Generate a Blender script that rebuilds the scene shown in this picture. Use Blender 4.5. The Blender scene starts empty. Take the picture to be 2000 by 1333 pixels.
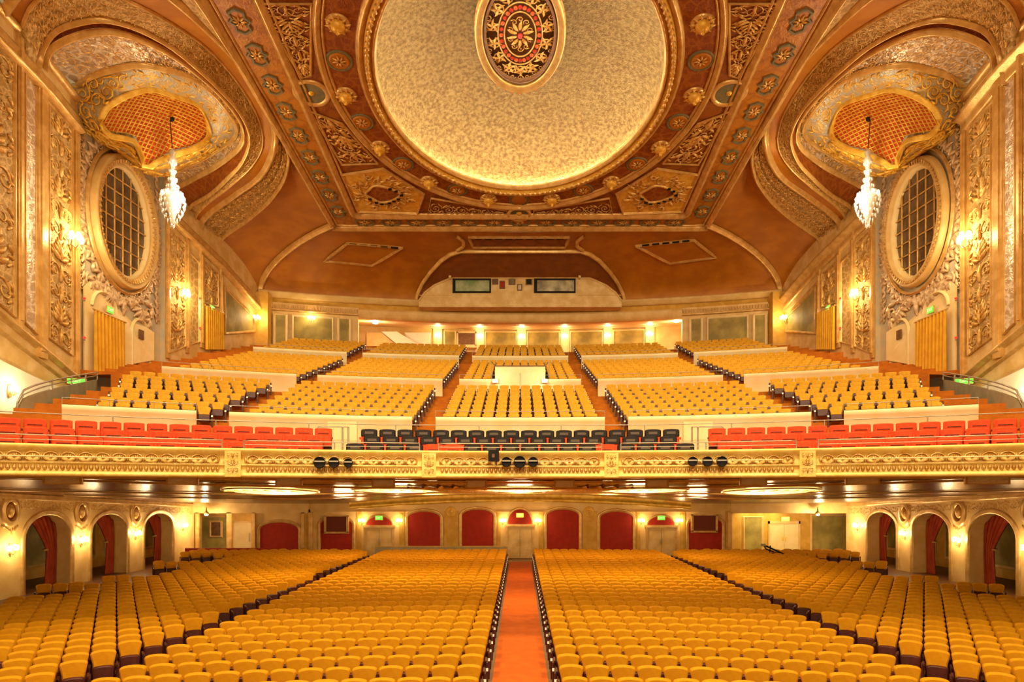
import bpy, math, random
import numpy as np
from mathutils import Vector, Matrix
random.seed(7)
SC = bpy.context.scene
COL = SC.collection
R = math.radians
# ---------------------------------------------------------------- camera, world, exposure
F, CX, CY, EYE = 1333.0, 1016.0, 955.0, 4.55
cd = bpy.data.cameras.new('camera'); cam = bpy.data.objects.new('camera', cd); COL.objects.link(cam)
cam.location = (0, 0, EYE); cam.rotation_euler = (R(90), 0, 0)
cd.sensor_width = 36; cd.lens = 36 * F / 2000
cd.shift_x = -(CX - 1000) / 2000; cd.shift_y = (CY - 666.5) / 2000
cd.clip_end = 300; SC.camera = cam
SC.view_settings.view_transform = 'Standard'; SC.view_settings.look = 'None'
SC.view_settings.gamma = 1; SC.view_settings.use_curve_mapping = False
SC.view_settings.exposure = 0.34
SC.cycles.use_denoising = True
SC.cycles.max_bounces = 6; SC.cycles.diffuse_bounces = 4
W = bpy.data.worlds.new('world'); SC.world = W; W.use_nodes = True
W.node_tree.nodes['Background'].inputs[0].default_value = (1.0, 0.62, 0.27, 1)
W.node_tree.nodes['Background'].inputs[1].default_value = 0.30

def lamp(kind, name, loc, power, col=(1, .76, .46), size=.2, rot=None, sy=None, parent=None, spot=None):
    l = bpy.data.lights.new(name, kind); l.energy = power; l.color = col
    if kind == 'AREA':
        l.size = size
        if sy: l.shape = 'RECTANGLE'; l.size_y = sy
    else: l.shadow_soft_size = size
    if spot: l.spot_size = R(spot); l.spot_blend = .6
    o = bpy.data.objects.new(name, l); COL.objects.link(o); o.location = loc
    if rot: o.rotation_euler = rot
    if parent: o.parent = parent
    return o
# unseen fill lamps added over the stage: washes brighten hall, spots brighten balcony
for sx in (-9, 0, 9):
    lamp('AREA', 'stage_lantern', (sx, -4, 17), 1100, (1, .74, .42), 5, (R(82), 0, 0))
for sx, tx in ((-7, -9), (0, 0), (7, 9)):
    p = Vector((sx, -4, 15)); d = Vector((tx, 32, 9.5)) - p
    lamp('SPOT', 'balcony_spot', p, 3800 if sx else 6000, (1, .80, .50), .4, d.to_track_quat('-Z', 'Y').to_euler(), spot=46)
# added overhead fill without fittings, lights seats and balcony from above
for (x, y, z, p) in ((-9, 15, 21.5, 1800), (9, 15, 21.5, 1800), (0, 10, 21.5, 1700), (-8, 37, 20.5, 420), (8, 37, 20.5, 420)):
    lamp('AREA', 'house_light', (x, y, z), p, (1, .76, .44), 2.0)

# ---------------------------------------------------------------- helpers
def at(x, y, Y): return Vector(((x - CX) / F * Y, Y, EYE + (CY - y) / F * Y))
def atX(x, y, X): return at(x, y, abs(F * X / (x - CX)))
def atZ(y, Z): return F * (Z - EYE) / (CY - y)
RC = -3.0                                   # centre of the balcony's arcs: (0, RC)
def circ(x, rho):
    k = (x - CX) / F; return (RC + math.sqrt(RC * RC - (1 + k * k) * (RC * RC - rho * rho))) / (1 + k * k)
def circX(X, rho): return math.sqrt(rho * rho - X * X) + RC
def pol(rho, th, z): return Vector((rho * math.sin(th), RC + rho * math.cos(th), z))
def Xw(Y): return 21.2 if Y <= 36 else 21.2 - .129 * (Y - 36)
def onwall(x, y, off=0.0):                  # a point of the left wall as the photograph shows it
    k = abs(x - CX) / F; Y = 21.2 / k
    if Y > 36: Y = (21.2 + .129 * 36) / (k + .129)
    p = at(x, y, Y); return Vector((-(Xw(Y) - off), Y, p.z))
def cz(Y): return 22.0 + .15 * (45.5 - Y)   # the sloped main ceiling
def oncei(x, y, off=0.0):
    Y = (22 + .15 * 45.5 - EYE) / ((CY - y) / F + .15)
    p = at(x, y, Y); p.z -= off; return p

class MB:
    def __init__(s): s.v = []; s.f = []; s.m = []; s.sm = []
    def add(s, vs, fs, mi=0, smooth=False):
        o = len(s.v); s.v += [tuple(p) for p in vs]
        for f in fs: s.f.append(tuple(i + o for i in f)); s.m.append(mi); s.sm.append(smooth)
        return s
    def box(s, x0, x1, y0, y1, z0, z1, mi=0):
        return s.add([(x0,y0,z0),(x1,y0,z0),(x1,y1,z0),(x0,y1,z0),(x0,y0,z1),(x1,y0,z1),(x1,y1,z1),(x0,y1,z1)],
              [(0,3,2,1),(4,5,6,7),(0,1,5,4),(1,2,6,5),(2,3,7,6),(3,0,4,7)], mi)
    def hexa(s, a, mi=0):                    # eight corners, bottom four then top four
        return s.add(a, [(0,3,2,1),(4,5,6,7),(0,1,5,4),(1,2,6,5),(2,3,7,6),(3,0,4,7)], mi)
    def grid(s, rows, mi=0, smooth=True, close=False):
        n = len(rows[0]); vs = [p for r in rows for p in r]; fs = []
        for i in range(len(rows) - 1):
            for j in range(n if close else n - 1):
                a = i * n + j; b = i * n + (j + 1) % n; fs.append((a, b, b + n, a + n))
        return s.add(vs, fs, mi, smooth)
    def tube(s, pts, r, n=6, mi=0, close=False, flat=None, cap=True):
        m = len(pts); pts = [Vector(p) for p in pts]; rows = []
        up = Vector(flat) if flat is not None else Vector((.13, .21, .97))
        for i, p in enumerate(pts):
            t = (pts[(i + 1) % m] - pts[i - 1]) if close else (pts[min(i + 1, m - 1)] - pts[max(i - 1, 0)])
            if t.length < 1e-9: t = Vector((0, 0, 1))
            t.normalize(); b = t.cross(up)
            if b.length < 1e-4: b = t.cross(Vector((1, 0, .1)))
            b.normalize(); c = b.cross(t); rr = r[i] if isinstance(r, (list, tuple)) else r
            rows.append([p + (b * math.cos(q) + c * math.sin(q)) * rr for q in [2 * math.pi * k / n for k in range(n)]])
        if close: rows.append(rows[0])
        s.grid(rows, mi, True, True)
        if cap and not close:
            s.add(rows[0], [tuple(range(n))[::-1]], mi); s.add(rows[-1], [tuple(range(n))], mi)
        return s
    def sweep(s, pts, prof, nrm, mi=0, close=False, smooth=True):
        # prof: (a, b) a across, b out along the normal; nrm: one vector, or one per point
        m = len(pts); pts = [Vector(p) for p in pts]; rows = []
        for i, p in enumerate(pts):
            t = (pts[(i + 1) % m] - pts[i - 1]) if close else (pts[min(i + 1, m - 1)] - pts[max(i - 1, 0)])
            t.normalize(); N = Vector(nrm[i] if isinstance(nrm, list) else nrm)
            b = t.cross(N); b.normalize(); c = b.cross(t); c.normalize()
            rows.append([p + b * a + c * d for a, d in prof])
        if close: rows.append(rows[0])
        return s.grid(rows, mi, smooth)
    def lathe(s, c, prof, n=20, mi=0, ax='z', smooth=True, sx=1, sy=1):
        rows = []
        for r, h in prof:
            row = []
            for k in range(n):
                a = 2 * math.pi * k / n; u, v = r * math.cos(a) * sx, r * math.sin(a) * sy
                row.append({'z': (c[0]+u, c[1]+v, c[2]+h), 'y': (c[0]+u, c[1]+h, c[2]+v), 'x': (c[0]+h, c[1]+u, c[2]+v)}[ax])
            rows.append(row)
        return s.grid(rows, mi, smooth, True)
    def prism(s, poly, vec, mi=0):           # poly: 3-D ring, extruded by vec
        n = len(poly); poly = [Vector(p) for p in poly]; vec = Vector(vec)
        return s.add(poly + [p + vec for p in poly], [tuple(range(n))[::-1], tuple(range(n, 2 * n))] +
                     [(i, (i + 1) % n, n + (i + 1) % n, n + i) for i in range(n)], mi)
    def mesh(s, name, mats):
        me = bpy.data.meshes.new(name); me.from_pydata(s.v, [], s.f)
        for m in (mats if isinstance(mats, (list, tuple)) else [mats]): me.materials.append(m)
        me.polygons.foreach_set('material_index', s.m)
        me.polygons.foreach_set('use_smooth', s.sm); me.update(); return me
    def build(s, name, mats, parent=None, loc=None):
        o = bpy.data.objects.new(name, s.mesh(name, mats)); COL.objects.link(o)
        if loc is not None: o.location = loc
        if parent is not None: o.parent = parent
        return o

def tag(o, label=None, cat=None, group=None, kind=None):
    if label: o['label'] = label
    if cat: o['category'] = cat
    if group: o['group'] = group
    if kind: o['kind'] = kind
    return o
def empty(name, loc=(0, 0, 0), rz=0):
    o = bpy.data.objects.new(name, None); COL.objects.link(o); o.location = loc; o.rotation_euler = (0, 0, rz)
    o.empty_display_size = .1; return o
def mir(o_pts, s): return [Vector((p.x * -s, p.y, p.z)) for p in o_pts]   # s=-1 left (as traced), +1 right
def M(p, s): return Vector((p.x if s < 0 else -p.x, p.y, p.z))
def cr(pts, n):                              # Catmull-Rom through pts, resampled evenly to n
    P = [Vector(p) for p in pts]; P = [P[0] * 2 - P[1]] + P + [P[-1] * 2 - P[-2]]; out = []
    for i in range(1, len(P) - 2):
        for k in range(12):
            t = k / 12; a, b, c, d = P[i-1:i+3]
            out.append(.5 * ((2*b) + (c-a)*t + (2*a-5*b+4*c-d)*t*t + (3*b-a-3*c+d)*t**3))
    out.append(P[-2]); L = [0]
    for i in range(1, len(out)): L.append(L[-1] + (out[i] - out[i-1]).length)
    res = []; j = 0
    for k in range(n):
        q = L[-1] * k / (n - 1)
        while j < len(L) - 2 and L[j+1] < q: j += 1
        w = (q - L[j]) / max(1e-9, L[j+1] - L[j]); res.append(out[j].lerp(out[j+1], w))
    return res
def lerp(a, b, t): return a + (b - a) * t

# ---------------------------------------------------------------- ornament: scrolls and leaves in a flat (u, v) domain
def spiral(cu, cv, r, turns, a0, d=1, n=18, th=.1):
    out = []
    for k in range(n):
        t = k / (n - 1); rr = r * (1 - .82 * t); a = a0 + d * turns * 2 * math.pi * t
        out.append((cu + rr * math.cos(a), cv + rr * math.sin(a), r * th * (1 - .45 * t)))
    return out
def leaf(u, v, a, L, bend=.6, th=.17):
    out = []
    for k in range(5):
        t = k / 4; out.append((u, v, L * th * math.sin(math.pi * min(.97, t * .85 + .15))))
        u += L / 4 * math.cos(a + bend * t); v += L / 4 * math.sin(a + bend * t)
    return out
def rinceau(L, Wd, P=None):                  # running scroll along u in [0, L], v in [0, Wd]
    n = max(1, round(L / (P or Wd * 1.05))); P = L / n; out = []
    for k in range(n):
        d = 1 if k % 2 == 0 else -1; cu, cv = (k + .5) * P, Wd * (.5 + .02 * d); r = min(P, Wd) * .42
        out.append(spiral(cu, cv, r, 1.4, math.pi * .75, d))
        for q in range(7):
            a = q * .9 + k; out.append(leaf(cu + r * .95 * math.cos(a), cv + r * .95 * math.sin(a), a + .9 * d, r * .62, .9 * d))
        out.append(leaf(cu, cv, a, r * .3, .1, .5))
        for sg in (-1, 1):
            out.append(leaf(k * P + .03 * P, Wd / 2 + sg * Wd * .12, sg * 1.1, Wd * .36, -sg * .8, .14))
            out.append(leaf(k * P - .02 * P, Wd / 2 + sg * Wd * .12, math.pi - sg * 1.1, Wd * .3, sg * .8, .14))
    return [o for o in out if all(-.02 * L <= p[0] <= 1.02 * L and -.05 * Wd <= p[1] <= 1.05 * Wd for p in o)]
def candelabra(L, Wd):                       # upright ornament, mirrored across the panel's middle line
    P = Wd * .62; n = max(2, round(L / P)); P = L / n; out = []; c = Wd / 2
    for k in range(n):
        u = (k + .5) * P; r = min(P, Wd * .5) * .43
        for sg in (-1, 1):
            kk = k % 3
            if kk == 0: out.append(spiral(u, c + sg * Wd * .24, r, 1.3, math.pi * (.5 if sg < 0 else 1.5), sg))
            elif kk == 1:
                for q in range(4): out.append(leaf(u - P * .35 + q * P * .2, c + sg * Wd * .04, sg * (1.25 - q * .2), Wd * (.38 - q * .04), -sg * .7, .16))
            else:
                out.append(spiral(u, c + sg * Wd * .2, r * .8, 1.1, 0, -sg)); out.append(leaf(u, c + sg * Wd * .28, sg * 1.9, Wd * .2, sg * .8))
            for q in range(3): out.append(leaf(u + (q - 1) * P * .3, c + sg * Wd * .33, sg * (.6 + q * .7), Wd * .17, sg * .7, .2))
        out.append(leaf(u - P * .4, c, 0, P * .8, 0, .14))
    return [o for o in out if all(0 <= p[0] <= L and -.02 * Wd <= p[1] <= 1.02 * Wd for p in o)]
def relief(mb, lines, fn, n=4, k=1.0, mi=0): # fn(u, v) -> (point, normal)
    for l in lines:
        pts = []; nn = None
        for u, v, r in l:
            p, nn = fn(u, v); pts.append(p + nn * r * .25)
        mb.tube(pts, [q[2] * k for q in l], n, mi, flat=nn, cap=False)
    return mb
def quadmap(a, b, c, d, off=0.0):            # a-b along u, a-d along v
    a, b, c, d = map(Vector, (a, b, c, d)); N = (b - a).cross(d - a).normalized()
    L = ((b - a).length + (c - d).length) / 2; Wd = ((d - a).length + (c - b).length) / 2
    def fn(u, v):
        s, t = u / L, v / Wd; return a.lerp(b, s).lerp(d.lerp(c, s), t) + N * off, N
    return fn, L, Wd, N

# ---------------------------------------------------------------- materials
MAT = {}
def mat(name, col, rough=.6, metal=0.0, col2=None, sc=6, bump=0.0, bsc=20, kind='noise', emit=None, es=0, detail=4, trans=0, spec=None, lo=.4, hi=.62, sheen=0):
    m = bpy.data.materials.new(name); m.use_nodes = True; nt = m.node_tree; N = nt.nodes; Lk = nt.links
    b = N['Principled BSDF']; b.inputs['Base Color'].default_value = (*col, 1)
    b.inputs['Roughness'].default_value = rough; b.inputs['Metallic'].default_value = metal
    if spec is not None: b.inputs['Specular IOR Level'].default_value = spec
    if trans: b.inputs['Transmission Weight'].default_value = trans
    if sheen: b.inputs['Sheen Weight'].default_value = sheen
    if emit: b.inputs['Emission Color'].default_value = (*emit, 1); b.inputs['Emission Strength'].default_value = es
    if col2 or bump:
        tc = N.new('ShaderNodeTexCoord')
        def tex(scale):
            if kind == 'wave':
                t = N.new('ShaderNodeTexWave'); t.inputs['Scale'].default_value = scale; t.inputs['Distortion'].default_value = 9; t.inputs['Detail'].default_value = 3
                t.inputs['Detail Scale'].default_value = 1.6
            elif kind == 'leaf':
                nz = N.new('ShaderNodeTexNoise'); nz.inputs['Scale'].default_value = scale * .6; nz.inputs['Detail'].default_value = 2
                Lk.new(tc.outputs['Object'], nz.inputs['Vector'])
                mx = N.new('ShaderNodeMixRGB'); mx.inputs[0].default_value = .35; Lk.new(tc.outputs['Object'], mx.inputs[1]); Lk.new(nz.outputs['Color'], mx.inputs[2])
                t = N.new('ShaderNodeTexVoronoi'); t.feature = 'DISTANCE_TO_EDGE'; t.inputs['Scale'].default_value = scale
                Lk.new(mx.outputs[0], t.inputs['Vector']); return t.outputs['Distance']
            else:
                t = N.new('ShaderNodeTexNoise'); t.inputs['Scale'].default_value = scale; t.inputs['Detail'].default_value = detail
            Lk.new(tc.outputs['Object'], t.inputs['Vector']); return t.outputs['Fac'] if 'Fac' in t.outputs else t.outputs[0]
        if col2:
            rp = N.new('ShaderNodeValToRGB'); e = rp.color_ramp.elements
            if kind == 'leaf': lo, hi = .02, .16
            e[0].position = lo; e[1].position = hi; e[0].color = (*col2, 1); e[1].color = (*col, 1)
            Lk.new(tex(sc), rp.inputs[0]); Lk.new(rp.outputs[0], b.inputs['Base Color'])
        if bump:
            bp = N.new('ShaderNodeBump'); bp.inputs['Strength'].default_value = min(1, bump); bp.inputs['Distance'].default_value = .06 * max(1, bump)
            Lk.new(tex(bsc), bp.inputs['Height']); Lk.new(bp.outputs[0], b.inputs['Normal'])
    MAT[name] = m; return m
cream = mat('cream_plaster', (.80, .56, .22), .5, 0, (.72, .46, .15), 1.5, .15, 6)
cream_l = mat('pale_plaster', (.88, .72, .38), .55, 0, (.82, .63, .28), 1.2, .1, 5)
gilt = mat('gilt_moulding', (.78, .52, .19), .28, .4, (.64, .38, .11), 2.5, .2, 18)
gilt_y = mat('yellow_gilding', (.88, .58, .10), .4, .3, (.74, .40, .04), 3, .3, 16)
relg = mat('gilt_relief', (.86, .58, .20), .34, .35, (.60, .31, .06), 5, .3, 22)
relb = mat('gilt_relief_ground', (.46, .28, .08), .5, .2, (.70, .48, .20), 3.5, .8, 9, 'leaf')
silver = mat('silver_gilt_relief_ground', (.58, .44, .29), .34, .45, (.90, .80, .66), 3, .8, 7, 'leaf')
orange = mat('burnt_orange_plaster', (.52, .20, .010), .5, .1, (.42, .145, .005), .9, .25, 30)
orange_d = mat('dark_orange_plaster', (.30, .09, .004), .6, .1, (.21, .055, .003), 1.2, .5, 5, 'leaf')
red_d = mat('russet_plaster', (.26, .06, .004), .55, .1, (.36, .11, .008), 3, .5, 9, 'leaf')
bluegrey = mat('blue_grey_glaze', (.50, .46, .36), .5, .1, (.62, .50, .30), 1.8, .3, 9)
teal = mat('teal_grey_paint', (.14, .135, .07), .6, 0, (.20, .165, .07), 5)
domem = mat('gilded_dome_leaf', (.27, .195, .075), .42, .5, (.13, .075, .017), 6, .9, 16, detail=8, lo=.36, hi=.66)
wallm = mat('gold_glazed_wall', (.78, .57, .26), .5, .1, (.66, .43, .14), 1.5, .3, 9)
ochre = mat('ochre_wall', (.72, .43, .075), .6, 0, (.62, .34, .04), 2, .15, 12)
mural = mat('painted_mural', (.44, .34, .08), .6, 0, (.25, .19, .04), .9, .2, 9, detail=6)
carpet = mat('orange_carpet', (.74, .145, .002), .95, 0, (.66, .12, .0015), 3, .3, 90)
carpet2 = mat('balcony_carpet', (.56, .17, .006), .95, 0, (.46, .13, .004), 3, .3, 60)
seaty = mat('mustard_velvet', (.72, .32, .003), .85, 0, (.66, .275, .002), 9, .15, 120, spec=.25)
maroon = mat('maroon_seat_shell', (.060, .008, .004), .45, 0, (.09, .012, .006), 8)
seaty2 = mat('ochre_velvet', (.80, .43, .035), .85, 0, (.72, .36, .022), 9, .1, 90, spec=.25)
seatr = mat('red_velvet', (.66, .075, .018), .85, 0, (.56, .055, .013), 6, .1, 90, spec=.25)
dark = mat('dark_maroon_metal', (.055, .012, .008), .5, .1, (.08, .018, .010), 8)
black = mat('black_cover', (.006, .004, .0035), .6, 0, (.013, .009, .007), 5, spec=.2)
brown = mat('brown_wood', (.20, .085, .025), .5, 0, (.14, .055, .016), 6)
redp = mat('deep_red_panel', (.42, .018, .001), .8, 0, (.35, .013, .001), 3, .2, 60)
drape = mat('dark_red_drape', (.34, .035, .008), .85, 0, (.42, .06, .012), 2)
gold_d = mat('mustard_drape', (.78, .42, .02), .8, 0, (.68, .34, .012), 2)
lattice_m = mat('red_lattice_ground', (.70, .10, .015), .6, .05, (.58, .07, .010), 4)
chrome = mat('satin_steel', (.42, .37, .28), .38, .7)
glassm = mat('dark_window_glass', (.10, .065, .035), .12, 0, (.16, .11, .065), 1.5, spec=.7)
white_l = mat('white_wall', (.86, .80, .66), .6)
greyw = mat('grey_green_wall', (.36, .30, .18), .6, 0, (.30, .25, .14), 2)
exit_m = mat('green_exit_panel', (.05, .5, .02), .4, emit=(.10, .85, .04), es=1.1)
exit_y = mat('amber_exit_panel', (.5, .45, .02), .4, emit=(.75, .72, .06), es=1.1)
letter = mat('pale_lettering', (.85, .9, .6), .5, emit=(.85, 1, .5), es=.6)
bulb = mat('glowing_bulb', (1, .9, .7), .4, emit=(1, .78, .42), es=14)
shade = mat('frosted_shade', (1, .85, .6), .5, emit=(1, .72, .36), es=5)
glow = mat('lit_cove_panel', (1, .85, .4), .5, emit=(1, .74, .20), es=2.3)
ringglow = mat('dome_cove_tubes', (1, .9, .7), .5, emit=(1, .85, .58), es=125)
crystal = mat('cut_crystal', (.80, .78, .72), .12, trans=.4)
fgilt = mat('bright_fascia_gilding', (.95, .70, .20), .45, .1, (.86, .56, .11), 4, .2, 14)
frame_w = mat('bright_cream_parapet', (.94, .82, .50), .55, 0, (.90, .74, .38), 1.5)
bronze = mat('dark_bronze', (.10, .045, .018), .4, .7)
bronze_l = mat('red_lamp', (.5, .01, .01), .4, emit=(1, .03, .02), es=1.2)
lamp_w = mat('aisle_lamp_lens', (.95, .8, .55), .4, emit=(1, .80, .50), es=.45)
screen_m = mat('dark_speaker_cloth', (.16, .03, .012), .9)
greenw = mat('green_booth_glass', (.20, .30, .12), .2, 0, (.42, .46, .26), 1.2, spec=.6, detail=5)
palew = mat('pale_booth_glass', (.58, .54, .34), .2, 0, (.22, .20, .12), .9, spec=.6, detail=5)
# ================================================================ ORCHESTRA LEVEL SHELL
MB().box(-26, 26, 4, 48, -.3, 0).build('floor', brown)['kind'] = 'structure'
o = MB().box(-.66, .66, 8, 42.2, .005, .03).build('aisle_carpet', carpet); tag(o, 'orange carpet runner down the central aisle of the main floor', 'carpet')
o = MB().box(-.72, .72, 42.2, 42.5, .0, .06).build('trim_1', chrome); o['kind'] = 'structure'
for s, nm in ((-1, 'left'), (1, 'right')):
    a = MB(); rows = []
    for q in range(24):
        Y = 9 + q * 1.45; xi = 8.02; rows.append([(s * xi, Y, .012), (s * 8.75, Y, .012)])
    a.grid(rows, 0, False); o = a.build('side_aisle_carpet', carpet)
    tag(o, f'orange carpet strip in the slanting {nm} aisle of the main floor', 'carpet')

def ub(X, Y):                                # the ceiling under the balcony
    e = 4.22 - .66 * min(1, abs(X) / 10.7) ** 2 - .0 * X
    return 4.90 - .32 * min(1, max(0, (Y - 19.8) / 4.5)) + (e - 4.58) * min(1, max(0, (Y - 24.3) / 20.2))
m = MB(); rows = []
for j in range(15):
    rho = 22.75 + j * 1.9; rows.append([])
    for i in range(49):
        X = -24 + i; Y = math.sqrt(max(1, rho * rho - min(abs(X), rho - 3) ** 2)) + RC; Y = min(Y, 46.2); rows[-1].append((X, Y, ub(X, Y)))
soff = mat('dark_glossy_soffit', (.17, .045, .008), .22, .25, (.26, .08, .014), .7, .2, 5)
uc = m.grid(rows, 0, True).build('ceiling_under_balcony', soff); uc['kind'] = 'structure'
# ribs, dropped boxes and lit coves under the balcony
m = MB()
for rho in (24.3, 27.0, 33.5, 38.5):
    pts = []
    for i in range(61):
        X = -20 + i * 20 / 30
        if rho * rho - X * X < 4: continue
        Y = min(circX(X, rho), 44.6); pts.append((X, Y, ub(X, Y) - .02))
    m.sweep(pts, [(-.14, 0), (-.1, .05), (0, .075), (.1, .05), (.14, 0)], (0, 0, -1))
m.build('trim_2', gilt)['kind'] = 'structure'
m = MB()
for s in (-1, 1):
    for k in range(4):
        p0 = at(1016 + s * (42 + k * 17), 948, 22 + k * .2); x0 = s * (1.0 + .35 * k); x1 = s * (2.3 + .5 * k)
        y0, y1 = 23.2, 30.5
        m.sweep([(x0, y1, ub(x0, y1) - .03), ((x0 + x1) / 2, (y0 + y1) / 2, ub(x0, 27) - .03), (x1, y0, ub(x1, y0) - .03)], [(-.07, 0), (0, .08), (.07, 0)], (0, 0, -1))
m.build('trim_3', relg)['kind'] = 'structure'
for x0, x1, nm in ((330, 382, 'second from the left'), (540, 588, 'third from the left'), (727, 771, 'left of the middle'), (910, 950, 'just left of the aisle line'),
                   (1082, 1122, 'just right of the aisle line'), (1261, 1305, 'right of the middle'), (1447, 1496, 'third from the right'), (1657, 1712, 'second from the right'), (95, 150, 'far left'), (1897, 1960, 'far right')):
    Y = circ((x0 + x1) / 2, 24.0); a, b = at(x0, 948, Y), at(x1, 948, Y); z = ub(a.x, Y)
    th = -math.atan2((a.x + b.x) / 2, Y - RC)
    w = (b.x - a.x) / 2 / max(.7, math.cos(th))
    t = empty('ceiling_box', ((a.x + b.x) / 2, Y, z), th)
    tag(t, f'shallow cream box hung under the balcony lip, {nm}', 'ceiling box')
    MB().box(-w, w, -.05, .6, -.24, .02).build('casing', ochre, t)
    MB().box(-w + .05, w - .05, -.07, -.05, -.21, -.03).build('panel', gilt, t)
for i, (x0, x1, yc, nm) in enumerate(((452, 613, 962, 'far left'), (695, 857, 958, 'second from the left'), (948, 1083, 956, 'middle'), (1177, 1338, 958, 'second from the right'), (1420, 1585, 960, 'far right'))):
    Y0 = 26.6; a, b = at(x0, yc, Y0), at(x1, yc, Y0); c = (a.x + b.x) / 2; w = (b.x - a.x) / 2
    z = ub(c, Y0); t = empty('cove_light', (c, Y0, z)); tag(t, f'glowing oval ceiling cove under the balcony, {nm} of five', 'ceiling light')
    dd = 2.6; n_ = 40; E_ = [2 * math.pi * k / n_ for k in range(n_)]
    def bp(r, q, d): return (w * r * math.cos(q), dd * r * math.sin(q), ub(c, Y0 + dd * r * math.sin(q)) - z - d)
    MB().grid([[bp(r, q, d) for q in E_] for r, d in ((1, .0), (.985, .03), (.93, .06), (.7, .10), (.35, .125), (.02, .13))], 0, True, True).build('glass_bowl', glow, t)
    MB().sweep([bp(1.01, q, .01) for q in E_], [(-.05, 0), (-.03, .05), (.03, .05), (.05, 0)], (0, 0, -1), close=True).build('rim', gilt, t)
    for k in range(8):
        u = -.77 + .22 * k; MB().tube([bp(abs(u) + .001, math.pi if u < 0 else 0, .0 + .12 * (1 - u * u)), (w * u, -dd * math.sqrt(1 - u * u) * .93, ub(c, Y0 - dd * math.sqrt(1 - u * u)) - z - .1)], .02, 4).build('glazing_bar', gilt_y, t)
    lamp('POINT', 'cove_lamp', (c, Y0 + 1, z - .75), 150, (1, .70, .34), .5)
    lamp('POINT', 'cove_lamp', (c * .95, Y0 + 9, z - 1.0), 210, (1, .66, .30), .5)  # added fill far behind the bowl, no fitting there; brightens the rear wall

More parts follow.
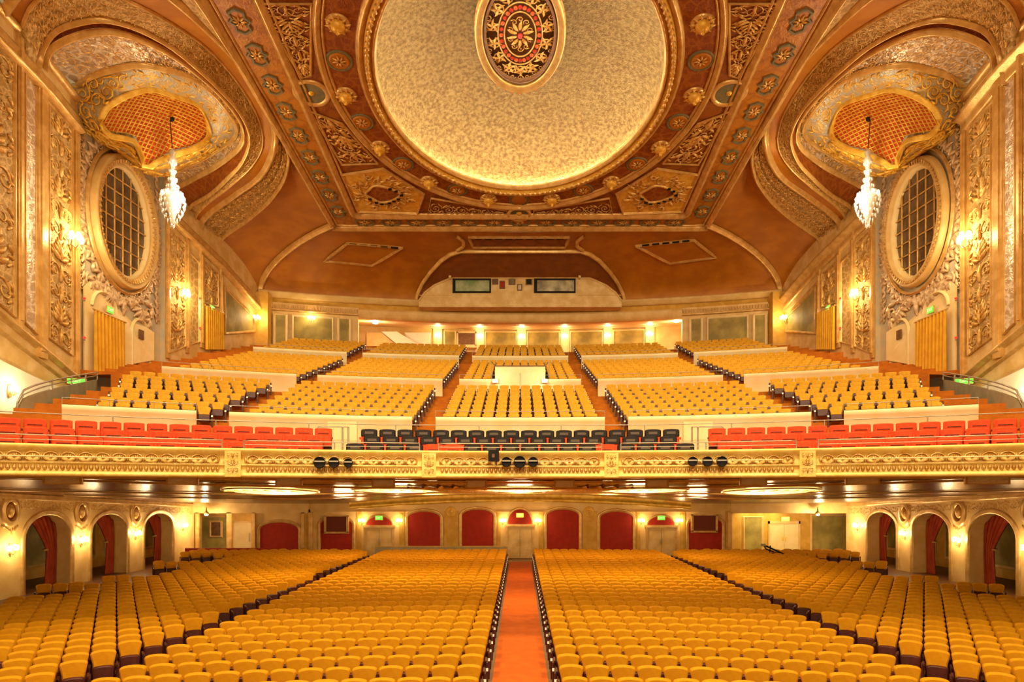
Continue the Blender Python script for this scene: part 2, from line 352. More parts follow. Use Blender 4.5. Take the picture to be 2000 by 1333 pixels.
# -- side walls with arches
PX = 21.2; WN = ('first', 'second', 'third', 'fourth')
def arch_pts(y0, y1, zs, zt, n=14):          # (Y, z) along an elliptic arch
    c, w = (y0 + y1) / 2, (y1 - y0) / 2
    return [(c - w * math.cos(math.pi * k / n), zs + (zt - zs) * math.sin(math.pi * k / n)) for k in range(n + 1)]
ARCH = [(20.4, 23.6), (24.6, 27.6), (29.05, 32.3), (33.6, 36.9), (38.35, 41.7)]
for s, nm in ((-1, 'left'), (1, 'right')):
    m = MB(); X = s * PX; T = 1.1
    def ztop(Y): return ub(PX, Y) + .03
    ys = 19.0; spans = []
    for (y0, y1) in ARCH: spans.append((ys, y0)); ys = y1
    spans.append((ys, 44.4))
    for a, b in spans: m.add([(X, a, 0), (X, b, 0), (X, b, ztop(b)), (X, a, ztop(a))], [(0, 1, 2, 3)])
    for (y0, y1) in ARCH:
        zt = 3.52 - (y0 - 29) * .03; zs = 2.35; P = arch_pts(y0, y1, zs, zt)
        for k in range(len(P) - 1):
            (a, za), (b, zb) = P[k], P[k + 1]
            m.add([(X, a, za), (X, b, zb), (X, b, ztop(b)), (X, a, ztop(a))], [(0, 1, 2, 3)])
        Q = [(y0, 0)] + P + [(y1, 0)]
        m.grid([[(X, a, z) for a, z in Q], [(X + s * T, a, z) for a, z in Q]], 0, False)
    m.build('wall_' + nm + '_lower', cream)['kind'] = 'structure'
    m = MB()
    for (y0, y1) in ARCH:
        zt = 3.52 - (y0 - 29) * .03; P = arch_pts(y0, y1, 2.35, zt); Q = [(y0, 0), (y0, 1.2)] + P + [(y1, 1.2), (y1, 0)]
        m.sweep([(X, a, z) for a, z in Q], [(-.10, 0), (-.09, .05), (-.03, .08), (.05, .03), (.12, .06), (.16, 0)], (-s, 0, 0))
    pts = [(X - s * .0, 19 + k * .5, ztop(19 + k * .5) - .12) for k in range(51)]
    m.sweep(pts, [(-.14, 0), (-.12, .10), (-.02, .16), (.06, .08), (.14, .2), (.16, 0)], (-s, 0, 0))
    m.build('trim_' + ('4' if s < 0 else '5'), gilt)['kind'] = 'structure'
    m = MB(); fn, L, Wd, N = quadmap((X, 24, ztop(24) - .75), (X, 44.2, ztop(44.2) - .75), (X, 44.2, ztop(44.2) - .3), (X, 24, ztop(24) - .3), 0)
    N2 = Vector((-s, 0, 0)); relief(m, rinceau(L, Wd, .62), lambda u, v: (fn(u, v)[0], N2)); m.build('frieze_' + nm, relg)['kind'] = 'structure'
    # passage behind the arches
    MB().add([(X + s * 3.4, 19, 0), (X + s * 3.4, 47, 0), (X + s * 3.4, 47, 4.4), (X + s * 3.4, 19, 4.4)], [(0, 1, 2, 3)]).build('wall_' + nm + '_passage', ochre)['kind'] = 'structure'
    MB().add([(X, 19, 4.35), (X + s * 3.4, 19, 4.35), (X + s * 3.4, 47, 4.35), (X, 47, 4.35)], [(0, 1, 2, 3)]).build('ceiling_passage', ochre)['kind'] = 'structure'
    for k, (y0, y1) in enumerate(((21.5, 26.2), (27.4, 32.6), (33.8, 39.4), (40.4, 45.6))):
        wx = X + s * 3.40; f = empty('mural_panel', (wx, (y0 + y1) / 2, 1.9)); w = (y1 - y0) / 2
        tag(f, f'dim green-brown painted panel in the {nm} arcade passage, {WN[k]} from the stage', 'mural')
        MB().box(0, -s * .04, -w, w, -1.3, 1.5).build('painting', mural, f)
        MB().sweep([(-s * .02, -w, -1.3), (-s * .02, w, -1.3), (-s * .02, w, 1.5), (-s * .02, -w, 1.5)], [(-.14, 0), (-.1, .08), (.02, .03), (.06, .0)], (-s, 0, 0), close=True, smooth=False).build('frame', cream, f)
    # drapes, medallions, sconces
    for k, (y0, y1) in enumerate(ARCH[1:]):
        zt = 3.5 - (y0 - 29) * .03; t = empty('arch_drape', (X + s * .75, (y0 + y1) / 2, 0))
        nth = ('first', 'second', 'third', 'fourth')[3 - k] if True else ''
        tag(t, f'dark red tied-back drape in the {nm} wall arch {nth} from the back wall', 'curtain', 'drapes in the side arches')
        w = (y1 - y0) / 2
        def top(y): return 2.35 + (zt - 2.35) * math.sqrt(max(0, 1 - (y / w) ** 2))
        for part, side in (('main_drape', 1), ('swag', -1)):
            rows = []
            nr = 16
            for r_ in range(nr + 1):
                q = r_ / nr; row = []
                if side > 0: zb = 3.3 - 3.3 * q; e = lerp(-.25 * w, .60 * w, min(1, q / .48) ** .7) if q < .48 else lerp(.60 * w, .50 * w, (q - .48) / .52)
                else: zb = 3.3 - 1.15 * q; e = lerp(-.15 * w, -.9 * w, q ** .8)
                o_ = side * w * .99
                for c_ in range(25):
                    f_ = c_ / 24; y = lerp(e, o_, f_); z = min(zb, top(y) - .02) if side > 0 else min(zb, top(y) - .02)
                    if side < 0: z = min(z, top(y)) - 0
                    row.append((s * .09 * math.sin(f_ * 34) * (.4 + .6 * abs(1 - q)), y, z))
                rows.append(row)
            MB().grid(rows).build(part, drape, t)
        MB().tube([(s * -.12, .56 * w, 1.72), (0, .5 * w, 1.7), (s * .12, .56 * w, 1.72), (s * .05, w, 1.9)], .05).build('tieback', gilt, t)
    for k, Y in enumerate((23.9, 28.35, 32.95, 37.6)):
        zz = 3.62 - (Y - 28.4) * .05; t = empty('wall_medallion', (X, Y, zz)); nth = ('fourth', 'third', 'second', 'first')[k]
        tag(t, f'oval gilt medallion above the {nth} pier from the back on the {nm} arcade', 'medallion', None)
        MB().lathe((0, 0, 0), [(.0, -s * .02), (.30, -s * .03)], 24, ax='x', sy=1.3).build('ground', red_d, t)
        MB().lathe((0, 0, 0), [(.30, 0), (.32, -s * .09), (.38, -s * .12), (.44, -s * .07), (.50, -s * .09), (.54, 0)], 24, ax='x', sy=1.25).build('ring', gilt, t)
        MB().lathe((0, 0, 0), [(0, -s * .16), (.10, -s * .14), (.17, -s * .08), (.20, -s * .02)], 14, ax='x', sy=1.5).build('boss', relg, t)
        mm = MB()
        for q in range(7): relief(mm, [leaf(-.45 + .15 * q, -.75 + .05 * abs(q - 3), -1.3 + (q - 3) * -.25, .3, .3)], lambda u, v: (Vector((0, u, v)), Vector((-s, 0, 0))))
        mm.build('foliage', relg, t)['kind'] = 'stuff'
def sconce(loc, N, label, power=60, k=1.0, group=None):
    N = Vector(N).normalized(); T = Vector((-N.y, N.x, 0)); loc = Vector(loc); t = empty('wall_sconce', loc)
    tag(t, label, 'wall lamp', group)
    def q(a, b, c): return N * a * k + T * b * k + Vector((0, 0, c * k))
    mb = MB(); ring = [q(.03, .11 * math.cos(a), .28 * math.sin(a)) for a in [2 * math.pi * i / 12 for i in range(12)]]
    mb.prism(ring, N * -.05 * k); mb.tube([q(.03, 0, -.12), q(.14, 0, -.2), q(.22, 0, -.12), q(.22, 0, 0)], .02 * k)
    for sg in (-1, 1): mb.tube([q(.03, 0, -.1), q(.1, sg * .14, -.16), q(.16, sg * .2, -.02)], .016 * k)
    mb.build('bracket', gilt, t)
    for (a, b, c) in ((.22, 0, .1), (.16, -.2, .06), (.16, .2, .06)):
        p = q(a, b, c); MB().lathe(p, [(.0, -.1*k), (.05*k, -.08*k), (.075*k, .02*k), (.05*k, .12*k), (.0, .15*k)], 10).build('lamp_shade', bulb, t)
    lamp('POINT', 'sconce_lamp', loc + q(.5, 0, .1), power, (1, .72, .36), .12)
    return t
nth = ('fourth', 'third', 'second', 'first')
for s, nm in ((-1, 'left'), (1, 'right')):
    for k, Y in enumerate((23.9, 28.35, 32.95, 37.6)):
        sconce((s * PX, Y, 2.0), (-s, 0, 0), f'lit sconce on the {nth[k]} pier from the back on the {nm} arcade', 55)
    sconce((s * PX, 42.9, 2.15), (-s, 0, 0), f'lit sconce at the rear corner of the {nm} arcade', 55)

# -- back wall of the orchestra level (Y = 44.5) and the recesses at its ends (Y = 47.4)
YB = 44.5
def zb(y, Y=YB): return EYE + (CY - y) / F * Y
def xb(x, Y=YB): return (x - CX) / F * Y
XL, XR = xb(603), xb(1426)
m = MB(); m.add([(XL, YB, 0), (XR, YB, 0), (XR, YB, 4.3), (XL, YB, 4.3)], [(0, 1, 2, 3)])
m.build('wall_back', cream)['kind'] = 'structure'
YR = 47.2
m = MB(); m.add([(-25, YR, 0), (XL, YR, 0), (XL, YR, 4.3), (-25, YR, 4.3)], [(0, 1, 2, 3)]); m.add([(XL, YB, 0), (XL, YR, 0), (XL, YR, 4.3), (XL, YB, 4.3)], [(0, 1, 2, 3)])
m.build('wall_back_left', ochre)['kind'] = 'structure'
m = MB(); m.add([(XR, YR, 0), (25, YR, 0), (25, YR, 4.3), (XR, YR, 4.3)], [(0, 1, 2, 3)]); m.add([(XR, YB, 0), (XR, YR, 0), (XR, YR, 4.3), (XR, YB, 4.3)], [(0, 1, 2, 3)])
m.build('wall_back_right', ochre)['kind'] = 'structure'
m = MB()
for x0, x1 in ((-21.2, XL), (XR, 21.2)): m.box(x0, x1, 44.3, 44.6, 2.95, 4.2)
m.build('trim_6', cream)['kind'] = 'structure'
MB().add([(-24, 44.4, 3.05), (24, 44.4, 3.05), (24, 47.4, 3.0), (-24, 47.4, 3.0)], [(0, 1, 2, 3)]).build('ceiling_recess', ochre)['kind'] = 'structure'
m = MB(); P = []                             # the curved gilt cornice that crowns the back wall
for k in range(41):
    X = lerp(-10.8, 10.8, k / 40); Y = 44.35 - 3.4 * (X / 10.8) ** 2 * 0.35; P.append((X, Y, 4.02 - .46 * (X / 10.8) ** 2))
m.sweep(P, [(-.35, 0), (-.3, .2), (-.12, .3), (0, .22), (.1, .42), (.3, .5), (.34, 0)], (0, -1, 0)); m.build('trim_7', gilt_y)['kind'] = 'structure'

def arched_panel(x0, x1, yt, label, ybot=1080, spring=16, mt=redp):
    a, b = xb(x0), xb(x1); z0, z1 = zb(ybot), zb(yt); c, w = (a + b) / 2, (b - a) / 2
    t = empty('arched_panel', (c, YB, z0)); tag(t, label, 'wall panel', 'arched red panels of the back wall')
    zs = z1 - z0 - w * .52; h = w * .52; P = [(-w, -.03, 0)] + [(-w * math.cos(math.pi * k / 16), -.03, zs + h * math.sin(math.pi * k / 16) ** .8) for k in range(17)] + [(w, -.03, 0)]
    MB().prism(P, (0, .02, 0)).build('cloth', mt, t)
    MB().sweep([(p[0], 0, p[2]) for p in P], [(-.04, 0), (-.03, .06), (.03, .1), (.08, .05), (.15, .08), (.19, 0)], (0, -1, 0)).build('frame', gilt, t)
    return t
arched_panel(621, 693, 1008, 'deep red arched panel behind a framed speaker, left end of the back wall')
arched_panel(792, 865, 995, 'deep red arched panel, first right of the left exit door')
arched_panel(897, 969, 991, 'deep red arched panel, just left of the central door')
arched_panel(1063, 1136, 991, 'deep red arched panel, just right of the central door')
arched_panel(1167, 1241, 995, 'deep red arched panel, first left of the right exit door')
arched_panel(1340, 1415, 1007, 'deep red arched panel behind a framed speaker, right end of the back wall')
def text(body, size, loc, rot, m_, parent, name='lettering'):
    c = bpy.data.curves.new(name, 'FONT'); c.body = body; c.size = size; c.align_x = 'CENTER'; c.align_y = 'CENTER'; c.extrude = .004; c.resolution_u = 2
    tmp = bpy.data.objects.new(name, c); COL.objects.link(tmp); bpy.context.view_layer.update()
    me = bpy.data.meshes.new_from_object(tmp.evaluated_get(bpy.context.evaluated_depsgraph_get())); bpy.data.objects.remove(tmp)
    me.materials.clear(); me.materials.append(m_); o = bpy.data.objects.new(name, me); COL.objects.link(o); o.location = loc; o.rotation_euler = rot; o.parent = parent; return o
def exit_sign(loc, rz, label, m_=exit_m, w=.42, h=.24):
    t = empty('exit_sign', loc, rz); tag(t, label, 'exit sign')
    MB().box(-w / 2 - .02, w / 2 + .02, -.0, .07, -h / 2 - .02, h / 2 + .02).build('housing', gilt, t)
    MB().box(-w / 2, w / 2, -.02, 0, -h / 2, h / 2).build('lit_face', m_, t)
    text('EXIT', h * .8, (0, -.03, 0), (R(90), 0, 0), letter, t); return t
for x0, x1, yt, nm, sm in ((713, 769, 1031, 'left', exit_m), (989, 1042, 1029, 'central', exit_y), (1262, 1320, 1031, 'right', exit_m)):
    a, b = xb(x0), xb(x1); c, w, h = (a + b) / 2, (b - a) / 2, zb(yt)
    t = empty('double_door', (c, YB, 0)); tag(t, f'cream double door, {nm} exit of the back wall', 'door')
    for sg in (-1, 1):
        d = MB().box(min(0, sg * (w - .08)) + (.012 if sg > 0 else 0), max(0, sg * (w - .08)) - (.012 if sg < 0 else 0), -.08, -.03, .02, h - .02).build('door_leaf', wallm, t)
        MB().box(sg * .07 - .015, sg * .07 + .015, -.12, -.08, .95, 1.25).build('handle', chrome, d)
        MB().box(sg * w * .5 - w * .28, sg * w * .5 + w * .28, -.095, -.08, 1.3, h - .25).build('raised_panel', cream, d)
    MB().box(-w - .02, -w + .08, -.14, 0, 0, h + .1).box(w - .08, w + .02, -.14, 0, 0, h + .1).box(-w - .12, w + .12, -.2, 0, h, h + .16).build('door_frame', gilt, t)
    zt = zb(1006 if nm != 'central' else 992) - h
    P = [(-w, -.05, h + .16)] + [(-w * math.cos(math.pi * k / 14), -.05, h + .16 + (zt - .16) * math.sin(math.pi * k / 14)) for k in range(15)]
    MB().prism(P, (0, .03, 0)).build('lunette', redp, t)
    MB().sweep([(p[0], -.02, p[2]) for p in P[1:]], [(-.04, 0), (0, .08), (.1, .04), (.14, 0)], (0, -1, 0)).build('lunette_frame', gilt, t)
    exit_sign((c, YB - .12, zb(1012 if nm != 'central' else 1007)), 0, f'glowing exit sign over the {nm} back door' + (', amber' if sm is exit_y else ', green'), sm, .46, .26)
for x, nm in ((707, 'left of the left exit door'), (780, 'right of the left exit door'), (982, 'left of the central door'), (1051, 'right of the central door'), (1252, 'left of the right exit door'), (1326, 'right of the right exit door')):
    sconce((xb(x), YB, zb(1019)), (0, -1, 0), f'lit back wall sconce, {nm}', 24, .8)
for x0, x1, yt, yb_, nm in ((635, 679, 1008, 1041, 'left'), (1352, 1400, 1006, 1039, 'right')):
    Y = 44.1; t = empty('framed_speaker', (xb((x0+x1)/2, Y), Y, zb((yt+yb_)/2, Y))); tag(t, f'dark speaker screen in a cream frame before the red arch, {nm} end', 'speaker')
    w, h = (x1 - x0) / F * Y / 2, (yb_ - yt) / F * Y / 2
    MB().box(-w + .06, w - .06, 0, .35, -h + .06, h - .06).build('cabinet', screen_m, t)
    MB().box(-w - .06, -w + .08, -.05, .1, -h, h).box(w - .08, w + .06, -.05, .1, -h, h).box(-w - .06, w + .06, -.05, .1, -h - .06, -h + .06).box(-w - .06, w + .06, -.05, .1, h - .05, h + .03).build('frame', gilt, t)
for x, nm in ((881, 'left'), (1150, 'right')):
    t = empty('wall_rosette', (xb(x), YB, zb(1000))); tag(t, f'small round gilt rosette between the two red arches on the {nm}', 'rosette')
    MB().lathe((0, 0, 0), [(0, -.1), (.1, -.09), (.14, -.03), (.22, -.05), (.28, -.1), (.34, 0)], 20, ax='y').build('disc', gilt_y, t)
    MB().lathe((0, 0, 0), [(0, -.16), (.06, -.14), (.09, -.08)], 10, ax='y').build('boss', relg, t)
m = MB()
for x0, x1 in ((590, 603), (867, 895), (1138, 1166), (1417, 1426), (697, 706), (780, 790), (971, 978), (1052, 1061), (1243, 1250), (1328, 1338)):
    a, b = xb(x0), xb(x1); n = max(1, int((b - a) / .3)); m.box(a, b, YB - .07, YB, 0, 3.1)
    for k in range(n): m.box(lerp(a, b, (k + .3) / n), lerp(a, b, (k + .7) / n), YB - .1, YB - .06, .3, 2.9)
m.build('trim_8', ochre)['kind'] = 'structure'
# recess at the left: arch, door, picture; recess at the right: door, green panels
def recbox(x0, x1, y0, y1): return xb(x0, YR), xb(x1, YR), zb(y1, YR), zb(y0, YR)
a, b, z0, z1 = recbox(455, 494, 1022, 1085); t = empty('side_door', ((a + b) / 2, YR, 0)); tag(t, 'pale panelled door with a steel handle in the left rear recess', 'door')
w = (b - a) / 2; MB().box(-w + .08, w - .08, -.06, -.01, 0, z1).build('door_leaf', cream_l, t); MB().box(w - .25, w - .18, -.12, -.06, .9, 1.5).build('handle', chrome, t)
MB().box(-w, -w + .1, -.1, 0, 0, z1 + .1).box(w - .1, w, -.1, 0, 0, z1 + .1).box(-w, w, -.1, 0, z1, z1 + .12).build('door_frame', cream, t)
def framed(x0, x1, y0, y1, label, mt, name='wall_panel', Y=None, cat='panel'):
    Y = Y or YR; a, b, z0, z1 = xb(x0, Y), xb(x1, Y), zb(y1, Y), zb(y0, Y); z0 = max(z0, .1)
    t = empty(name, ((a + b) / 2, Y, (z0 + z1) / 2)); tag(t, label, cat); w, h = (b - a) / 2, (z1 - z0) / 2
    MB().box(-w, w, -.04, -.005, -h, h).build('painting', mt, t)
    MB().sweep([(-w, -.02, -h), (w, -.02, -h), (w, -.02, h), (-w, -.02, h)], [(-.05, 0), (-.04, .05), (.03, .09), (.1, .04), (.15, 0)], (0, -1, 0), close=True, smooth=False).build('frame', cream, t)
    return t
framed(394, 449, 1010, 1080, 'pale green painted wall panel with a small dark picture, left rear recess', mural)
framed(412, 432, 1020, 1048, 'small dark framed notice hanging on the green panel, left recess', brown, 'hanging_notice', YR - .12, 'notice')
framed(1453, 1488, 1011, 1090, 'narrow green panel left of the door in the right rear recess', mural)
framed(1585, 1658, 1007, 1085, 'wide mottled green panel in the right rear recess under the bright lamp', mural)
a, b = xb(1500, YR), xb(1562, YR); t = empty('side_door', ((a + b) / 2, YR, 0)); tag(t, 'cream double door under the amber sign in the right rear recess', 'door'); w = (b - a) / 2
for sg in (-1, 1):
    d = MB().box(min(0, sg * (w - .1)) + .01, max(0, sg * (w - .1)) - .01, -.06, -.01, 0, 2.1).build('door_leaf', cream_l, t)
    MB().box(sg * .1 - .04, sg * .1 + .04, -.1, -.06, .95, 1.2).build('push_plate', gilt_y, d)
MB().box(-w, -w + .1, -.1, 0, 0, 2.3).box(w - .1, w, -.1, 0, 0, 2.3).box(-w, w, -.1, 0, 2.12, 2.3).build('door_frame', cream, t)
exit_sign((xb(1533, YR), YR - .1, zb(1014, YR)), 0, 'glowing amber exit sign over the door in the right rear recess', exit_y, .55, .26)
a, b = xb(503, YB), xb(589, YB)
m = MB(); m.box(xb(494, YB), XL + .1, YB, YB + .1, 0, 3.2)
m.build('trim_9', cream)['kind'] = 'structure'
_s = XL; arched_panel(503, 588, 1016, 'deep red arched panel in the side bay at far left of the back wall')
m = MB()
for x0, x1 in ((590, 596), (604, 612), (1420, 1428), (445, 455), (494, 500), (384, 391)):
    m.box(xb(x0), xb(x1), YB - .2, YB + .02, 0, 3.0)
m.build('trim_10', gilt)['kind'] = 'structure'
for x, nm in ((403, 'left'), (1597, 'right')):
    Y = 43.6; t = empty('ceiling_spot', (xb(x, Y), Y, zb(1005, Y) + .0)); tag(t, f'bright round ceiling spotlight over the {nm} rear seats', 'spotlight')
    MB().lathe((0, 0, 0), [(0, -.1), (.09, -.07), (.13, 0), (.09, .07), (0, .1)], 14).build('lens', mat('spot_lens_' + nm, (1, .9, .8), .4, emit=(1, .62, .32), es=40), t)
    MB().lathe((0, 0, 0), [(.14, -.02), (.16, .1), (.05, .2), (.03, .45)], 14).build('housing', gilt, t)
    lamp('POINT', 'spot_lamp', (xb(x, Y), Y - .3, zb(1005, Y) - .3), 110 if nm == 'left' else 190, (1, .74, .4), .1)
lamp('AREA', 'passage_lamp', (16.5, 46.0, 2.95), 90, (1, .85, .35), 3)
lamp('AREA', 'passage_lamp', (-16.5, 46.0, 2.95), 60, (1, .72, .35), 3)
# ================================================================ MAIN CEILING, DOME, COVES
def crown(prof_w, h): return [(-prof_w, 0), (-prof_w * .8, h * .5), (-prof_w * .45, h * .55), (-prof_w * .3, h), (prof_w * .3, h), (prof_w * .45, h * .55), (prof_w * .8, h * .5), (prof_w, 0)]
CN = Vector((0, -.148, -.989))               # the ceiling's normal, into the hall
def cp(X, Y, d=0.0): return Vector((X, Y, cz(Y))) + CN * d
def ell(cy, a, b, t): return (a * math.sin(t), cy + b * math.cos(t))
DE, OE = (32.77, 7.3, 8.63), (32.5, 9.2, 10.6)
def rect(t, hx, y0, y1, cyy=32.6):
    dx, dy = math.sin(t) * 9.2, math.cos(t) * 10.6; k = 1e9
    if abs(dx) > 1e-6: k = min(k, hx / abs(dx))
    if dy > 1e-6: k = min(k, (y1 - cyy) / dy)
    if dy < -1e-6: k = min(k, (y0 - cyy) / dy)
    return (dx * k, cyy + dy * k)
NT = 240; TS = [2 * math.pi * k / NT for k in range(NT)]
def ringmesh(f0, f1, mt, name, n=3, d=0.0, parent=None):
    rows = []
    for i in range(n + 1):
        rows.append([cp(*[lerp(a, b, i / n) for a, b in zip(f0(t), f1(t))], d) for t in TS])
    return MB().grid(rows, 0, True, True).build(name, mt, parent)
def inner_rect(t): return rect(t, 10.75, 17, 44.1)
def outer_rect(t): 
    x, y = rect(t, 12.45, 15.5, 45.6); return (x * (1 + .045 * max(0, (45 - y)) / 17), y)
ceil = empty('ceiling', (0, 0, 0)); ceil['kind'] = 'structure'
ringmesh(lambda t: ell(*DE, t), lambda t: ell(*OE, t), red_d, 'ring_zone', parent=ceil)
ringmesh(lambda t: ell(*OE, t), inner_rect, orange_d, 'spandrel_zone', parent=ceil)
mat('border_ground', (.48, .19, .014), .5, .1, (.38, .13, .008), 2, .4, 6, 'leaf')
ringmesh(inner_rect, outer_rect, MAT['border_ground'], 'border_zone', parent=ceil)
def mould(f, w, h, mt, name, off=0.0):
    return MB().sweep([cp(*f(t), off) for t in TS], crown(w, h), CN, close=True).build(name, mt, ceil)
mould(lambda t: ell(32.77, 7.45, 8.8, t), .17, .22, gilt, 'dome_outer_moulding')
mould(lambda t: ell(32.77, 7.12, 8.44, t), .15, .34, gilt_y, 'dome_rope_moulding', .02)
mould(lambda t: ell(32.77, 6.82, 8.12, t), .13, .25, gilt, 'dome_inner_moulding')
mould(lambda t: ell(*OE, t), .17, .22, gilt, 'ring_moulding')
mould(lambda t: ell(32.5, 8.95, 10.33, t), .06, .1, gilt, 'ring_bead')
mould(inner_rect, .22, .26, gilt, 'frame_moulding')
mould(lambda t: [v * (.965 if i == 0 else 1) - (0 if i == 0 else .0) for i, v in enumerate(inner_rect(t))], .05, .16, gilt, 'frame_bead')
mould(outer_rect, .20, .26, gilt, 'border_moulding')
mould(lambda t: (lambda p: (p[0] * .975, 32.6 + (p[1] - 32.6) * .975))(outer_rect(t)), .05, .1, gilt, 'border_bead')
MB().grid([[cp(*ell(32.77, a, b, t), .01) for t in TS] for a, b in ((6.74, 8.04), (7.5, 8.86))], 0, True, True).build('dome_cove_ledge', gilt, ceil)
# beads set on the rope moulding
m = MB()
for k in range(150):
    t = 2 * math.pi * k / 150; x, y = ell(32.77, 7.12, 8.44, t); c = cp(x, y, .34); x2, y2 = ell(32.77, 7.12, 8.44, t + .025); tt = (cp(x2, y2, .34) - c) * .55
    m.tube([c - tt, c, c + tt], [.03, .13, .03], 6)
m.build('rope_beads', gilt, ceil)['kind'] = 'stuff'
# dome shell
rows = []
for i in range(25):
    r = 1 - i / 24; h = 3.0 * (1 - r ** 2.6) ** .6 + .12
    rows.append([Vector((7.25 * r * math.sin(t), 32.77 + 8.55 * r * math.cos(t), cz(32.77 + 8.55 * r * math.cos(t)) + h)) for t in TS[::2]])
rows.insert(0, [cp(*ell(32.77, 7.3, 8.6, t), -.02) for t in TS[::2]])
MB().grid(rows, 0, True, True).build('dome', domem, None)['kind'] = 'structure'
MB().tube([cp(*ell(32.77, 7.1, 8.4, t), -.03) for t in TS[::3]], .04, 6, close=True).build('dome_cove_lamp', ringglow, None)
tag(bpy.data.objects['dome_cove_lamp'], 'hidden ring of cove lamps lighting the golden dome from its rim', 'cove light')
# grille rosette at the dome's crown
t_ = empty('dome_rosette', (0, 32.45, 26.15)); t_.rotation_euler = (-math.atan(.15), 0, 0); tag(t_, 'oval pierced grille in a gilt ring hung at the middle of the dome', 'ceiling rosette')
RA, RB = 2.1, 3.65
def rp(r, t, z=0): return Vector((RA * r * math.sin(t), RB * r * math.cos(t), z))
E96 = [2 * math.pi * k / 96 for k in range(96)]
MB().sweep([rp(.93, t) for t in E96], [(-.17, -.1), (-.2, .1), (-.1, .22), (.02, .16), (.1, .3), (.2, .2), (.22, -.1)], (0, 0, -1), close=True).build('outer_ring', gilt, t_)
MB().sweep([rp(.80, t) for t in E96], [(-.08, 0), (-.05, .16), (.05, .16), (.08, 0)], (0, 0, -1), close=True).build('inner_ring', brown, t_)
MB().add([rp(.84, t, .25) for t in E96], [tuple(range(96))]).build('dark_backing', brown, t_)
m = MB()
def rfn(u, v): return Vector((u, v, .0)), Vector((0, 0, -1))
for k in range(14):
    a = 2 * math.pi * k / 14; x, y = RA * .62 * math.sin(a), RB * .62 * math.cos(a)
    relief(m, [spiral(x, y, .34, 1.5, a, 1 if k % 2 else -1, 14, .12)] + [leaf(x, y, a + q * 1.3, .42, .8) for q in range(5)], rfn)
for k in range(26):
    a = 2 * math.pi * k / 26; x, y = RA * .75 * math.sin(a), RB * .75 * math.cos(a)
    relief(m, [spiral(x, y, .17, 1.2, -a, 1 if k % 2 else -1, 9, .16)], rfn)
for k in range(10):
    a = 2 * math.pi * k / 10; x, y = RA * .2 * math.sin(a), RB * .2 * math.cos(a); relief(m, [leaf(x * .4, y * .4, math.pi / 2 - a, .5, .3, .2), spiral(x * 1.2, y * 1.2, .17, 1.2, a, 1, 9, .15)], rfn)
m.build('scroll_grille', relg, t_)['kind'] = 'stuff'
for r in (.36, .50):
    MB().tube([rp(r, t, -.02) for t in E96[::2]], .035, 5, close=True).build('oval_band', gilt, t_)
for k in range(28):
    a = 2 * math.pi * k / 28; p = rp(.43, a, -.03); m = MB().lathe(p, [(0, -.06), (.09, -.04), (.11, .02), (0, .04)], 7); m.build('stud', lattice_m if k % 2 else redp, t_)
MB().lathe((0, 0, -.05), [(0, -.12), (.09, -.1), (.12, 0), (0, .02)], 12).build('red_lamp', bronze_l, t_)
for k in range(64):
    a = 2 * math.pi * k / 64
    if k % 2 == 0: MB().lathe(rp(1.02, a, -.12), [(0, -.05), (.045, -.03), (.05, .02), (0, .04)], 6).build('bead', lattice_m, t_)

